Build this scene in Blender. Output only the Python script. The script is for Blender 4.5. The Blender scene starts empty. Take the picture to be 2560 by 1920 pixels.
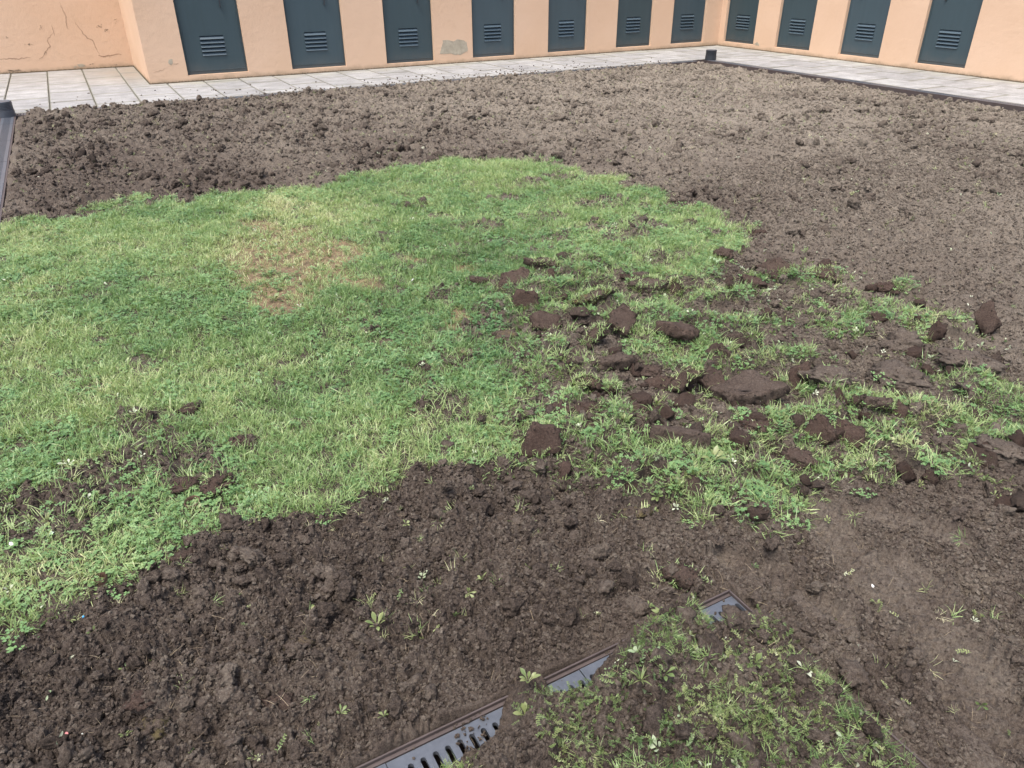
import bpy, bmesh, math, random
import numpy as np
from mathutils import Matrix, Vector, Euler

random.seed(7)
RNG = np.random.default_rng(7)
scene = bpy.context.scene
COL = scene.collection

# ------------------------------------------------------------------ camera, sky, sun, exposure
CAM_H = 1.5
F_PX, IMG_W, IMG_H = 1862.05, 2560.0, 1920.0
AX = Vector((0.87479154, -0.48447843, -0.00451908))
AU = Vector((0.24311639, 0.43087339, 0.86904692))
AF = Vector((0.41908733, 0.76133355, -0.49470904))
cam_d = bpy.data.cameras.new("camera")
cam_d.sensor_fit = 'HORIZONTAL'
cam_d.sensor_width = 36.0
cam_d.lens = 36.0 * F_PX / IMG_W
cam_d.clip_start = 0.05
cam_d.clip_end = 400.0
cam = bpy.data.objects.new("camera", cam_d)
COL.objects.link(cam)
cam.matrix_world = Matrix(((AX.x, AU.x, -AF.x, 0), (AX.y, AU.y, -AF.y, 0), (AX.z, AU.z, -AF.z, CAM_H), (0, 0, 0, 1)))
scene.camera = cam

SUN_ELEV, SUN_AZ = math.radians(68), math.radians(-118)      # azimuth clockwise from +Y
world = bpy.data.worlds.new("World")
scene.world = world
world.use_nodes = True
wn = world.node_tree
sky = wn.nodes.new('ShaderNodeTexSky')
sky.sky_type = 'NISHITA'
sky.sun_disc = False
sky.sun_elevation = SUN_ELEV
sky.sun_rotation = SUN_AZ
sky.air_density = 1.0
sky.dust_density = 6.0
sky.ozone_density = 1.0
bg = wn.nodes['Background']
bg.inputs['Strength'].default_value = 0.15
wn.links.new(sky.outputs[0], bg.inputs['Color'])
sun_d = bpy.data.lights.new("sun", 'SUN')
sun_d.energy = 1.4
sun_d.angle = math.radians(20)
sun_d.color = (1.0, 0.97, 0.93)
sun = bpy.data.objects.new("sun", sun_d)
COL.objects.link(sun)
sdir = Vector((math.sin(SUN_AZ) * math.cos(SUN_ELEV), math.cos(SUN_AZ) * math.cos(SUN_ELEV), math.sin(SUN_ELEV)))
sun.rotation_euler = (-sdir).to_track_quat('-Z', 'Y').to_euler()
vs = scene.view_settings
vs.view_transform = 'Standard'
vs.look = 'None'
vs.exposure = 1.05
vs.gamma = 1.0
vs.use_curve_mapping = False

# ------------------------------------------------------------------ small helpers
def at(px, py, z=0.0):
    """ground position under a point of the photograph (full-size pixels)"""
    d = AF + AX * ((px - IMG_W / 2) / F_PX) + AU * ((IMG_H / 2 - py) / F_PX)
    t = (z - CAM_H) / d.z
    return Vector((d.x * t, d.y * t, z))

def at_plane_y(px, py, y):
    d = AF + AX * ((px - IMG_W / 2) / F_PX) + AU * ((IMG_H / 2 - py) / F_PX)
    t = y / d.y
    return Vector((d.x * t, y, CAM_H + d.z * t))

def at_plane_x(px, py, x):
    d = AF + AX * ((px - IMG_W / 2) / F_PX) + AU * ((IMG_H / 2 - py) / F_PX)
    t = x / d.x
    return Vector((x, d.y * t, CAM_H + d.z * t))

def tag(o, label=None, cat=None, group=None, kind=None):
    if label: o['label'] = label
    if cat: o['category'] = cat
    if group: o['group'] = group
    if kind: o['kind'] = kind
    return o

def mesh_np(name, V, Fq, smooth=True):
    """fast mesh from numpy vertices and an (n,3) or (n,4) face array (or a list of such arrays)"""
    if not isinstance(Fq, list): Fq = [Fq]
    me = bpy.data.meshes.new(name)
    V = np.asarray(V, np.float32)
    me.vertices.add(len(V))
    me.vertices.foreach_set('co', V.ravel())
    idx = np.concatenate([f.ravel() for f in Fq]).astype(np.int32)
    tot = np.concatenate([np.full(len(f), f.shape[1], np.int32) for f in Fq])
    start = np.concatenate(([0], np.cumsum(tot)[:-1])).astype(np.int32)
    me.loops.add(len(idx)); me.loops.foreach_set('vertex_index', idx)
    me.polygons.add(len(tot)); me.polygons.foreach_set('loop_start', start)
    try: me.polygons.foreach_set('loop_total', tot)
    except Exception: pass
    me.update(calc_edges=True)
    me.polygons.foreach_set('use_smooth', np.full(len(tot), smooth, bool))
    me.validate()
    return me

def obj(name, me, mat=None, parent=None, loc=None):
    o = bpy.data.objects.new(name, me)
    if mat is not None and me is not None and len(me.materials) == 0:
        me.materials.append(mat)
    COL.objects.link(o)
    if parent is not None: o.parent = parent
    if loc is not None: o.location = loc
    return o

def empty(name, loc=(0, 0, 0), rz=0.0):
    o = bpy.data.objects.new(name, None)
    o.empty_display_size = 0.1
    COL.objects.link(o)
    o.location = loc
    o.rotation_euler = (0, 0, rz)
    return o

class MB:
    """collects boxes / polygons into one mesh"""
    def __init__(s): s.v = []; s.f = []
    def box(s, x0, x1, y0, y1, z0, z1):
        n = len(s.v)
        s.v += [(x0, y0, z0), (x1, y0, z0), (x1, y1, z0), (x0, y1, z0), (x0, y0, z1), (x1, y0, z1), (x1, y1, z1), (x0, y1, z1)]
        s.f += [(n, n+3, n+2, n+1), (n+4, n+5, n+6, n+7), (n, n+1, n+5, n+4), (n+1, n+2, n+6, n+5), (n+2, n+3, n+7, n+6), (n+3, n, n+4, n+7)]
        return s
    def poly(s, pts):
        n = len(s.v); s.v += [tuple(p) for p in pts]; s.f.append(tuple(range(n, n + len(pts)))); return s
    def mesh(s, name, bevel=0.0, smooth=False):
        me = bpy.data.meshes.new(name)
        me.from_pydata(s.v, [], s.f)
        if bevel > 0:
            bm = bmesh.new(); bm.from_mesh(me)
            bmesh.ops.bevel(bm, geom=list(bm.edges), offset=bevel, segments=2, affect='EDGES', profile=0.6)
            bm.to_mesh(me); bm.free()
        me.update()
        if smooth:
            for p in me.polygons: p.use_smooth = True
        return me

# ------------------------------------------------------------------ noise in numpy
def _h(ix, iy, s):
    U = np.uint32
    n = ix.astype(np.int32).view(U) * U(374761393) + iy.astype(np.int32).view(U) * U(668265263) + U((s * 1442695041) & 0xFFFFFFFF)
    n = (n ^ (n >> U(13))) * U(1274126177)
    n = (n ^ (n >> U(16))) * U(2246822519)
    n = n ^ (n >> U(15))
    return (n & U(0xFFFFFF)).astype(np.float32) * np.float32(1 / 16777216.0)

def vnoise(x, y, s=0):
    """value noise -1..1"""
    ix = np.floor(x); iy = np.floor(y)
    fx = (x - ix).astype(np.float32); fy = (y - iy).astype(np.float32)
    fx = fx * fx * fx * (fx * (fx * 6 - 15) + 10); fy = fy * fy * fy * (fy * (fy * 6 - 15) + 10)
    a = _h(ix, iy, s); b = _h(ix + 1, iy, s); c = _h(ix, iy + 1, s); d = _h(ix + 1, iy + 1, s)
    return (a + (b - a) * fx + (c - a) * fy + (a - b - c + d) * fx * fy) * 2 - 1

def fbm(x, y, s=0, o=4, g=0.5):
    r = 0; a = 1.0; t = 0
    ca, sa = math.cos(0.6), math.sin(0.6)
    for i in range(o):
        r = r + a * vnoise(x, y, s + i * 17); t += a; a *= g
        x, y = (x * ca - y * sa) * 2.03 + 3.1, (x * sa + y * ca) * 2.03 - 1.7
    return r / t

def vnoise3(x, y, z, s=0):
    iz = np.floor(z); fz = (z - iz); fz = fz * fz * (3 - 2 * fz)
    a = vnoise(x + iz * 31.7, y - iz * 17.3, s); b = vnoise(x + (iz + 1) * 31.7, y - (iz + 1) * 17.3, s)
    return a + (b - a) * fz

def domes(x, y, cell, s, pres=0.8, rmin=0.35, rmax=0.75, flat=0.75):
    """union of lumps on a jittered grid: soil clods seen as a height (in units of cell)"""
    gx = x / cell; gy = y / cell
    ix = np.floor(gx); iy = np.floor(gy)
    out = np.zeros(x.shape, np.float32)
    for dx in (-1, 0, 1):
        for dy in (-1, 0, 1):
            cx = ix + dx; cy = iy + dy
            h1 = _h(cx, cy, s); h2 = _h(cx, cy, s + 1); h3 = _h(cx, cy, s + 2); h4 = _h(cx, cy, s + 3)
            ex = (gx - (cx + h1)).astype(np.float32); ey = (gy - (cy + h2)).astype(np.float32)
            r = rmin + (rmax - rmin) * h3 * h3
            an = h4 * 6.283
            c, q = np.cos(an), np.sin(an)
            u = (ex * c + ey * q) / r; v = (-ex * q + ey * c) / (r * (0.55 + 0.45 * h1))
            d = 1 - u * u - v * v
            k = np.where(h4 * 7.13 % 1.0 < pres, np.sqrt(np.maximum(d, 0)) * r * flat * (1 + 0.35 * u), 0)
            out = np.maximum(out, k)
    return out

def sstep(a, b, x):
    t = np.clip((x - a) / (b - a), 0, 1)
    return t * t * (3 - 2 * t)

def sd_poly(x, y, P):
    """signed distance to a polygon (negative inside)"""
    d = np.full(x.shape, 1e9, np.float32); ins = np.zeros(x.shape, bool)
    n = len(P)
    for i in range(n):
        ax, ay = P[i]; bx, by = P[(i + 1) % n]
        ex, ey = bx - ax, by - ay
        wx, wy = x - ax, y - ay
        t = np.clip((wx * ex + wy * ey) / (ex * ex + ey * ey + 1e-12), 0, 1)
        d = np.minimum(d, (wx - ex * t) ** 2 + (wy - ey * t) ** 2)
        c = ((ay > y) != (by > y)) & (x < (bx - ax) * (y - ay) / (by - ay + 1e-12) + ax)
        ins ^= c
    d = np.sqrt(d)
    return np.where(ins, -d, d)

def sd_poly_near(x, y, P, margin=0.6):
    """sd_poly, worked out only close to the polygon"""
    px = [p[0] for p in P]; py = [p[1] for p in P]
    k = (x > min(px) - margin) & (x < max(px) + margin) & (y > min(py) - margin) & (y < max(py) + margin)
    out = np.full(x.shape, margin)
    if k.any(): out[k] = sd_poly(x[k], y[k], P)
    return out

def sd_line(x, y, P):
    """distance, arc length and side offset to an open polyline"""
    best = np.full(x.shape, 1e9); ss = np.zeros(x.shape); vv = np.zeros(x.shape); acc = 0.0
    for i in range(len(P) - 1):
        ax, ay = P[i]; bx, by = P[i + 1]
        ex, ey = bx - ax, by - ay; L = math.hypot(ex, ey)
        wx, wy = x - ax, y - ay
        t = np.clip((wx * ex + wy * ey) / (L * L), 0, 1)
        d = np.hypot(wx - ex * t, wy - ey * t)
        m = d < best
        best = np.where(m, d, best); ss = np.where(m, acc + t * L, ss)
        vv = np.where(m, (ex * wy - ey * wx) / L, vv); acc += L
    return best, ss, vv

K = 2560.0 / 2212.0
def gp(pts, k=K): return [(at(a * k, b * k).x, at(a * k, b * k).y) for a, b in pts]

# ------------------------------------------------------------------ layout of the plot (metres; camera stands over 0,0)
BACK_Y, RIGHT_X, RECESS_Y, PIER_X = 12.27, 11.48, 14.69, 0.97
SOIL_Y, SOIL_X, LEFT_X = 10.42, 9.56, -0.64        # outer edge of the planted bed
FRONT_Y, FRONT_X = 1.02, 1.235                     # corner of the paved block in front
CH_W = 0.155                                       # width of a drainage channel

GRASS = gp([(-80, 486), (0, 482), (90, 470), (150, 464), (260, 446), (330, 432), (420, 434), (500, 424), (620, 405), (760, 388), (830, 372), (930, 362), (1050, 355),
            (1150, 350), (1230, 372), (1310, 388), (1400, 410), (1460, 436), (1540, 456), (1610, 486), (1600, 540), (1560, 580), (1400, 600), (1200, 560), (1080, 580), (1010, 660),
            (1090, 760), (1110, 860), (1150, 930), (1175, 1000), (1080, 1020), (900, 1052), (760, 1108), (640, 1120), (540, 1140),
            (420, 1165), (310, 1236), (250, 1268), (110, 1336), (0, 1362), (-160, 1400), (-400, 1200), (-250, 700)])
BROKEN = gp([(1010, 590), (1200, 565), (1600, 490), (1720, 545), (1860, 590), (2100, 680), (2260, 760), (2330, 1040), (2180, 1100), (2000, 1085), (1850, 1065),
             (1760, 1095), (1700, 1150), (1560, 1170), (1400, 1110), (1210, 1035), (1150, 930), (1110, 860), (1090, 760), (1010, 660)])
HEAP = gp([(890, 1740), (915, 1672), (1000, 1640), (1075, 1600), (1092, 1525), (1115, 1475), (1165, 1455), (1190, 1500), (1280, 1492), (1330, 1430), (1350, 1380), (1420, 1335), (1500, 1300), (1530, 1360), (1590, 1372),
           (1640, 1320), (1730, 1430), (1840, 1540), (1990, 1680), (2060, 1780), (1500, 2000), (900, 1900)])
TRACKS = [gp([(1840, 1410), (1960, 1470), (2090, 1545)], 1), gp([(2060, 1270), (2140, 1390), (2205, 1510)], 1), gp([(2270, 1450), (2370, 1600), (2440, 1720), (2520, 1890), (2580, 2050)], 1),
          gp([(2150, 1275), (2280, 1300), (2400, 1345)], 1), gp([(1880, 1205), (1945, 1230), (2010, 1270)], 1)]
TRACK_W = [0.055, 0.07, 0.085, 0.05, 0.05]
BARE = [((600, 552), 150, 50), ((725, 545), 95, 34), ((605, 645), 85, 45), ((690, 600), 100, 34), ((890, 560), 36, 16), ((620, 505), 100, 18), ((560, 600), 70, 30),
        ((1010, 575), 30, 12), ((985, 690), 30, 40), ((990, 765), 30, 14), ((560, 490), 60, 12), ((780, 610), 50, 18)]           # thin grass over brown moss
SPOT = [((360, 905), 75, 16), ((310, 940), 70, 24), ((415, 895), 24, 14), ((340, 1000), 120, 38), ((455, 1040), 55, 30), ((380, 1030), 60, 34), ((200, 1050), 90, 46),
        ((150, 1100), 95, 75), ((60, 1090), 90, 55), ((250, 1010), 80, 40), ((420, 985), 70, 30), ((60, 1160), 90, 20), ((530, 960), 26, 14), ((965, 870), 55, 40), ((1000, 900), 40, 22), ((1210, 385), 60, 10),
        ((1150, 400), 40, 8), ((1300, 440), 70, 14), ((1380, 490), 60, 14), ((1090, 430), 40, 8), ((1180, 470), 60, 9), ((960, 470), 50, 9), ((1040, 490), 50, 8),
        ((1440, 560), 50, 14), ((30, 470), 40, 8), ((880, 445), 40, 6), ((1330, 520), 40, 10), ((300, 905), 40, 16)]           # dark turned earth
def ell(lst):
    out = []
    for (cx, cy), a, b in lst:
        c = at(cx * K, cy * K); l = at((cx - a) * K, cy * K); r = at((cx + a) * K, cy * K); u = at(cx * K, (cy - b) * K); d = at(cx * K, (cy + b) * K)
        ax = (r - l) / 2; bx = (u - d) / 2
        M = np.linalg.inv(np.array([[ax.x, bx.x], [ax.y, bx.y]]))
        out.append((c.x, c.y, M))
    return out
BARE_E, SPOT_E = ell(BARE), ell(SPOT)
def ell_mask(x, y, E):
    wx = x + 0.05 * fbm(x * 9, y * 9, 301, 3); wy = y + 0.05 * fbm(x * 9, y * 9, 302, 3)
    m = np.zeros(x.shape)
    for cx, cy, M in E:
        u = M[0, 0] * (wx - cx) + M[0, 1] * (wy - cy); v = M[1, 0] * (wx - cx) + M[1, 1] * (wy - cy)
        m = np.maximum(m, sstep(1.25, 0.55, np.hypot(u, v)))
    return m

def regions(x, y):
    """how much lawn, broken lawn, bare moss, dark spots, heap there is at a place (0..1 each)"""
    sc = 0.07 + 0.03 * np.hypot(x, y)
    wx = x + sc * fbm(x * 4, y * 4, 51, 3); wy = y + sc * fbm(x * 4, y * 4, 52, 3)
    lawn = sstep(0.04, -0.05, sd_poly_near(wx, wy, GRASS))
    sb = sd_poly_near(wx, wy, BROKEN, 1.3)
    brk = sstep(0.10, -0.14, sb) * (1 - lawn)
    bare = ell_mask(x, y, BARE_E) * lawn
    spot = np.maximum(ell_mask(x, y, SPOT_E), 0.9 * sstep(0.10, 0.34, fbm(x * 4.2, y * 4.2, 305, 4, 0.6)) * sstep(1.3, 0.1, sb) * sstep(0.4, 1.2, x)) * lawn
    heap = sd_poly_near(x + 0.4 * (wx - x), y + 0.4 * (wy - y), HEAP)
    return lawn, brk, bare, spot, heap

def broken_cover(x, y):
    """ragged patches of growth left standing in the broken strip"""
    n = fbm(x * 3.4, y * 3.4, 71, 4, 0.6) + 0.35 * vnoise(x * 14, y * 14, 75)
    return sstep(-0.06, 0.22, n + 0.06 - 0.62 * sstep(1.9, 3.5, x + 0.3 * (y - 3)))

def inside_bed(x, y):
    """signed distance into the bed (negative outside the kerbs)"""
    d = np.minimum(np.minimum(SOIL_Y - y, SOIL_X - x), x - LEFT_X)
    blk = np.maximum(y - FRONT_Y, x - FRONT_X)          # >0 outside the front block
    return np.minimum(d, blk)

def soil_height(x, y, fine=True):
    lawn, brk, bare, spot, heap = regions(x, y)
    r = np.hypot(x, y)
    wx = x + 0.018 * vnoise(x * 22, y * 22, 11) + 0.006 * vnoise(x * 70, y * 70, 12)
    wy = y + 0.018 * vnoise(x * 22, y * 22, 13) + 0.006 * vnoise(x * 70, y * 70, 14)
    smooth_r = sstep(3.0, 6.5, x) * sstep(10.5, 5.5, y)           # finer raked soil on the right
    left_b = sstep(5.0, 7.0, y) * sstep(6.0, 2.0, x)
    tread_zone = sstep(1.2, 1.7, x) * sstep(2.4, 1.6, y)
    amp = (1.0 - 0.30 * smooth_r + 0.25 * sstep(2.6, 1.6, r)) * (1 - 0.10 * tread_zone)
    amp = amp * (1 - 0.72 * lawn * (1 - spot)) * (1 - 0.25 * brk)
    h = 0.030 * fbm(x * 1.1, y * 1.1, 21, 3) + amp * (0.030 * fbm(x * 4.2, y * 4.2, 25, 3) + 0.020 * sstep(2, 5, r) * (0.5 - np.abs(fbm(x * 6.5, y * 6.5, 26, 2))))
    h = h + brk * 0.055 * broken_cover(x, y) * (0.6 + 0.8 * vnoise(x * 6, y * 6, 29))
    rdg = 1 - np.abs(fbm(x * 11, y * 11, 27, 4, 0.6)) * 2.2
    far = sstep(3.0, 5.5, r)
    h = h + amp * (0.020 + 0.006 * far) * (rdg - 0.4)
    d1 = domes(wx, wy, 0.17, 31, 0.50, 0.25, 0.62, 0.55) * 0.17
    d2 = domes(wx + 3.3, wy, 0.085, 35, 0.75, 0.25, 0.70, 0.60) * 0.085
    d3 = domes(wx, wy + 5.1, 0.042, 39, 0.8, 0.3, 0.75, 0.65) * 0.042
    h = h + amp * (d1 * (0.34 + 0.14 * left_b) + d2 * 0.58 + d3 * 0.7)
    if fine:
        d4 = domes(wx + 1.7, wy, 0.021, 43, 0.85, 0.35, 0.78, 0.7) * 0.021
        d5 = domes(wx, wy + 2.9, 0.010, 47, 0.85, 0.35, 0.8, 0.7) * 0.010
        h = h + amp * (d4 * 1.0 + d5 * 1.0 + (0.011 * fbm(x * 55, y * 55, 28, 3, 0.65)) * (1 - 0.6 * far))
    trk_all = np.zeros(x.shape)
    for P, w in zip(TRACKS, TRACK_W):
        d, s, v = sd_line(x, y, P)
        t = sstep(w * 1.25, w * 0.8, d + 0.018 * vnoise(x * 22, y * 22, 91)) * sstep(-0.95, -0.5, fbm(x * 9, y * 9, 95, 2))
        a = (s + 26.0 * ((v + 0.5 * w) % 0.042 - 0.021) ** 2) / 0.036
        fr_ = (a + 0.5 * (np.floor((v + 0.5 * w) / 0.042) % 2)) % 1.0
        lug = np.where(fr_ < 0.82, (fr_ / 0.82) ** 1.6, (1 - fr_) / 0.18)
        tread = -0.014 + 0.014 * lug + 0.0030 * fbm(x * 40, y * 40, 96, 2)
        ridge = 0.02 * np.exp(-((d - w * 1.35) / (0.3 * w)) ** 2)
        h = h * (1 - 0.70 * t) + tread * t + ridge * (1 - t)
        trk_all = np.maximum(trk_all, t)
    lvl = 0.0 + 0.012 * lawn - 0.012 * sstep(6.5, 9.0, x)- 0.038 * sstep(1.6, 0.15, SOIL_X - x) + 0.012 * sstep(0.8, 0.0, SOIL_Y - y) * sstep(7, 3, x)
    lvl = lvl - 0.012 * sstep(0.5, 0.0, SOIL_Y - y) * sstep(5.5, 7.5, x)
    z = h + lvl - 0.012
    # cut down to below the paving outside the bed
    e = inside_bed(x, y)
    fo = 0.035 * sstep(6.0, 8.0, r) * (x - LEFT_X > 0.3)
    edge = sstep(-0.03 + fo, 0.012 + 1.4 * fo, e)
    z = np.where(e < 0.12, np.minimum(z, 0.03 * sstep(0.0, 0.12, e) + 0.006 + 0.03 * vnoise(x * 6, y * 6, 97)), z)
    z = z * edge - 0.14 * (1 - edge)
    # loose heap thrown over the front paving
    hp = sstep(0.01, -0.12, heap)
    hh = 0.0 + 0.135 * hp + (0.25 + 0.75 * hp) * (0.035 * fbm(x * 7, y * 7, 99, 3) + d1 * 0.75 + d2 * 0.75 + d3 * 0.8)
    if fine: hh = hh + d4 + d5 + 0.009 * fbm(x * 55, y * 55, 28, 3, 0.65)
    hh = hh - 0.10 * sstep(FRONT_X - 0.06, FRONT_X + 0.14, x)
    z = np.where(heap < 0.01, np.maximum(z, hh), z)
    # earth trodden flush over the side drain of the front block
    k = (x > FRONT_X - 0.30) & (x < FRONT_X + 0.16) & (y < FRONT_Y - 0.05)
    fl = 0.004 + 0.018 * fbm(x * 9, y * 9, 98, 3) + 0.5 * d2 + d3 * 0.7 - 0.25 * sstep(FRONT_X - 0.20, FRONT_X - 0.30, x) - 0.06 * sstep(FRONT_Y - 0.11, FRONT_Y - 0.05, y)
    z = np.where(k, np.maximum(z, fl), z)
    return z, lawn, brk, bare, spot, hp, trk_all

def ground_z(x, y): return soil_height(np.atleast_1d(np.float64(x)), np.atleast_1d(np.float64(y)), False)[0]

# ------------------------------------------------------------------ materials
def new_mat(name):
    m = bpy.data.materials.new(name); m.use_nodes = True
    nt = m.node_tree
    return m, nt, nt.nodes['Principled BSDF'], nt.nodes['Material Output']

def nn(nt, t, **kw):
    n = nt.nodes.new(t)
    for k, v in kw.items():
        if hasattr(n, k): setattr(n, k, v)
        else: n.inputs[k.replace('_', ' ')].default_value = v
    return n

def noise(nt, vec, scale, detail=4, rough=0.55):
    n = nt.nodes.new('ShaderNodeTexNoise'); n.inputs['Scale'].default_value = scale
    n.inputs['Detail'].default_value = detail; n.inputs['Roughness'].default_value = rough
    if vec is not None: nt.links.new(vec, n.inputs['Vector'])
    return n.outputs['Fac']

def ramp(nt, fac, stops):
    n = nt.nodes.new('ShaderNodeValToRGB'); e = n.color_ramp.elements
    while len(e) < len(stops): e.new(0.5)
    for el, (p, c) in zip(e, stops): el.position = p; el.color = (*c, 1) if len(c) == 3 else c
    nt.links.new(fac, n.inputs['Fac'])
    return n.outputs['Color']

def mix(nt, fac, a, b, mode='MIX'):
    n = nt.nodes.new('ShaderNodeMix'); n.data_type = 'RGBA'; n.blend_type = mode
    for sock, v in ((n.inputs[0], fac), (n.inputs[6], a), (n.inputs[7], b)):
        if hasattr(v, 'is_output'): nt.links.new(v, sock)
        else: sock.default_value = v if isinstance(v, (int, float)) else (*v, 1)
    return n.outputs[2]

def mth(nt, op, a, b=None, c=None, clamp=False):
    n = nt.nodes.new('ShaderNodeMath'); n.operation = op; n.use_clamp = clamp
    for s, v in zip(n.inputs, (a, b, c)):
        if v is None: continue
        if hasattr(v, 'is_output'): nt.links.new(v, s)
        else: s.default_value = v
    return n.outputs[0]

def maprange(nt, v, a, b, c=0.0, d=1.0):
    n = nt.nodes.new('ShaderNodeMapRange'); n.interpolation_type = 'SMOOTHSTEP'
    nt.links.new(v, n.inputs[0])
    for i, q in enumerate((a, b, c, d)): n.inputs[i + 1].default_value = q
    return n.outputs[0]

def bump(nt, bsdf, height, dist, strength=1.0):
    b = nt.nodes.new('ShaderNodeBump'); b.inputs['Strength'].default_value = strength; b.inputs['Distance'].default_value = dist
    nt.links.new(height, b.inputs['Height']); nt.links.new(b.outputs[0], bsdf.inputs['Normal'])

def attr(nt, name, typ='GEOMETRY'):
    n = nt.nodes.new('ShaderNodeAttribute'); n.attribute_name = name; n.attribute_type = typ
    return n.outputs['Fac']

def world_pos(nt): return nt.nodes.new('ShaderNodeNewGeometry').outputs['Position']

SOIL_WET, SOIL_MID, SOIL_DRY = (0.025, 0.0195, 0.0164), (0.071, 0.0565, 0.0470), (0.218, 0.192, 0.157)
def soil_colour(nt, pos, dry):
    """moist dark crumbs to pale dry crumbs, with lit and shaded tones painted in"""
    n1 = noise(nt, pos, 9.0, 6, 0.62); n2 = noise(nt, pos, 120.0, 4, 0.7); n3 = noise(nt, pos, 420.0, 2, 0.6)
    a = mth(nt, 'MULTIPLY_ADD', n1, 0.60, dry); a = mth(nt, 'MULTIPLY_ADD', n2, 0.95, a); a = mth(nt, 'MULTIPLY_ADD', n3, 0.70, a)  # strong contrast also paints in lit crumbs and dark gaps
    a = mth(nt, 'SUBTRACT', a, 0.98, clamp=True)
    c = ramp(nt, a, [(0.0, SOIL_WET), (0.28, SOIL_MID), (1.0, SOIL_DRY)])
    speck = mth(nt, 'GREATER_THAN', noise(nt, pos, 260.0, 1, 0.5), 0.76)
    return mix(nt, mth(nt, 'MULTIPLY', speck, 0.35), c, (0.30, 0.24, 0.19)), n2, n3

def make_soil():
    m, nt, b, o = new_mat('soil')
    p = world_pos(nt)
    c, n2, n3 = soil_colour(nt, p, attr(nt, 'dry'))
    mossn = noise(nt, p, 26.0, 5, 0.7)
    moss = ramp(nt, mossn, [(0.32, (0.100, 0.076, 0.052)), (0.52, (0.178, 0.132, 0.082)), (0.70, (0.195, 0.170, 0.092))])
    c = mix(nt, attr(nt, 'moss'), c, moss)
    nt.links.new(c, b.inputs['Base Color'])
    b.inputs['Roughness'].default_value = 0.95
    b.inputs['Specular IOR Level'].default_value = 0.15
    h = mth(nt, 'ADD', noise(nt, p, 150.0, 5, 0.75), mth(nt, 'MULTIPLY', noise(nt, p, 500.0, 2, 0.6), 0.4))
    bump(nt, b, h, 0.006, 0.9)
    return m

def make_clod(name, dry, reddish=0.0, moss=0.0, inst=False):
    m, nt, b, o = new_mat(name)
    tc = nt.nodes.new('ShaderNodeTexCoord')
    p = tc.outputs['Object'] if not inst else world_pos(nt)
    d = attr(nt, 'dry', 'INSTANCER') if inst else mth(nt, 'ADD', dry, 0.0)
    c, n2, n3 = soil_colour(nt, p, d)
    if reddish: c = mix(nt, reddish, c, (0.075, 0.045, 0.036))
    if moss:
        k = maprange(nt, noise(nt, p, 26.0, 5, 0.7), 0.66 - 0.2 * moss, 0.80 - 0.2 * moss)
        c = mix(nt, k, c, mix(nt, noise(nt, p, 60.0), (0.070, 0.066, 0.030), (0.125, 0.095, 0.052)))
    nt.links.new(c, b.inputs['Base Color'])
    b.inputs['Roughness'].default_value = 0.95
    b.inputs['Specular IOR Level'].default_value = 0.15
    bump(nt, b, mth(nt, 'ADD', noise(nt, p, 170.0, 5, 0.75), mth(nt, 'MULTIPLY', noise(nt, p, 520.0, 2), 0.4)), 0.006, 0.9)
    return m

def make_leaf(name, stops, rough=0.45, trans=0.3, tint='INSTANCER', var=0.25):
    m, nt, b, o = new_mat(name)
    t = attr(nt, 'tint', tint)
    rnd = nt.nodes.new('ShaderNodeObjectInfo').outputs['Random']
    p = world_pos(nt)
    f = mth(nt, 'MULTIPLY_ADD', mth(nt, 'SUBTRACT', noise(nt, p, 55.0, 2), 0.5), 0.9, t)
    f = mth(nt, 'MULTIPLY_ADD', mth(nt, 'SUBTRACT', rnd, 0.5), var, f, clamp=True)
    c = ramp(nt, f, stops)
    nt.links.new(c, b.inputs['Base Color'])
    b.inputs['Roughness'].default_value = rough
    b.inputs['Specular IOR Level'].default_value = 0.5
    tr = nt.nodes.new('ShaderNodeBsdfTranslucent'); nt.links.new(mix(nt, 1.0, c, (1.25, 1.25, 0.8), 'MULTIPLY'), tr.inputs['Color'])
    ms = nt.nodes.new('ShaderNodeMixShader'); ms.inputs[0].default_value = trans
    nt.links.new(b.outputs[0], ms.inputs[1]); nt.links.new(tr.outputs[0], ms.inputs[2]); nt.links.new(ms.outputs[0], o.inputs['Surface'])
    return m

def make_plain(name, col, rough=0.6, var=0.12, scale=30.0, bmp=0.0, spec=0.4):
    m, nt, b, o = new_mat(name)
    p = nt.nodes.new('ShaderNodeTexCoord').outputs['Object']
    n = noise(nt, p, scale, 5, 0.65)
    c = ramp(nt, n, [(0.2, tuple(v * (1 - var) for v in col)), (0.8, tuple(min(1, v * (1 + var)) for v in col))])
    nt.links.new(c, b.inputs['Base Color']); b.inputs['Roughness'].default_value = rough
    b.inputs['Specular IOR Level'].default_value = spec
    if bmp: bump(nt, b, noise(nt, p, scale * 3, 4), bmp)
    return m

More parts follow.
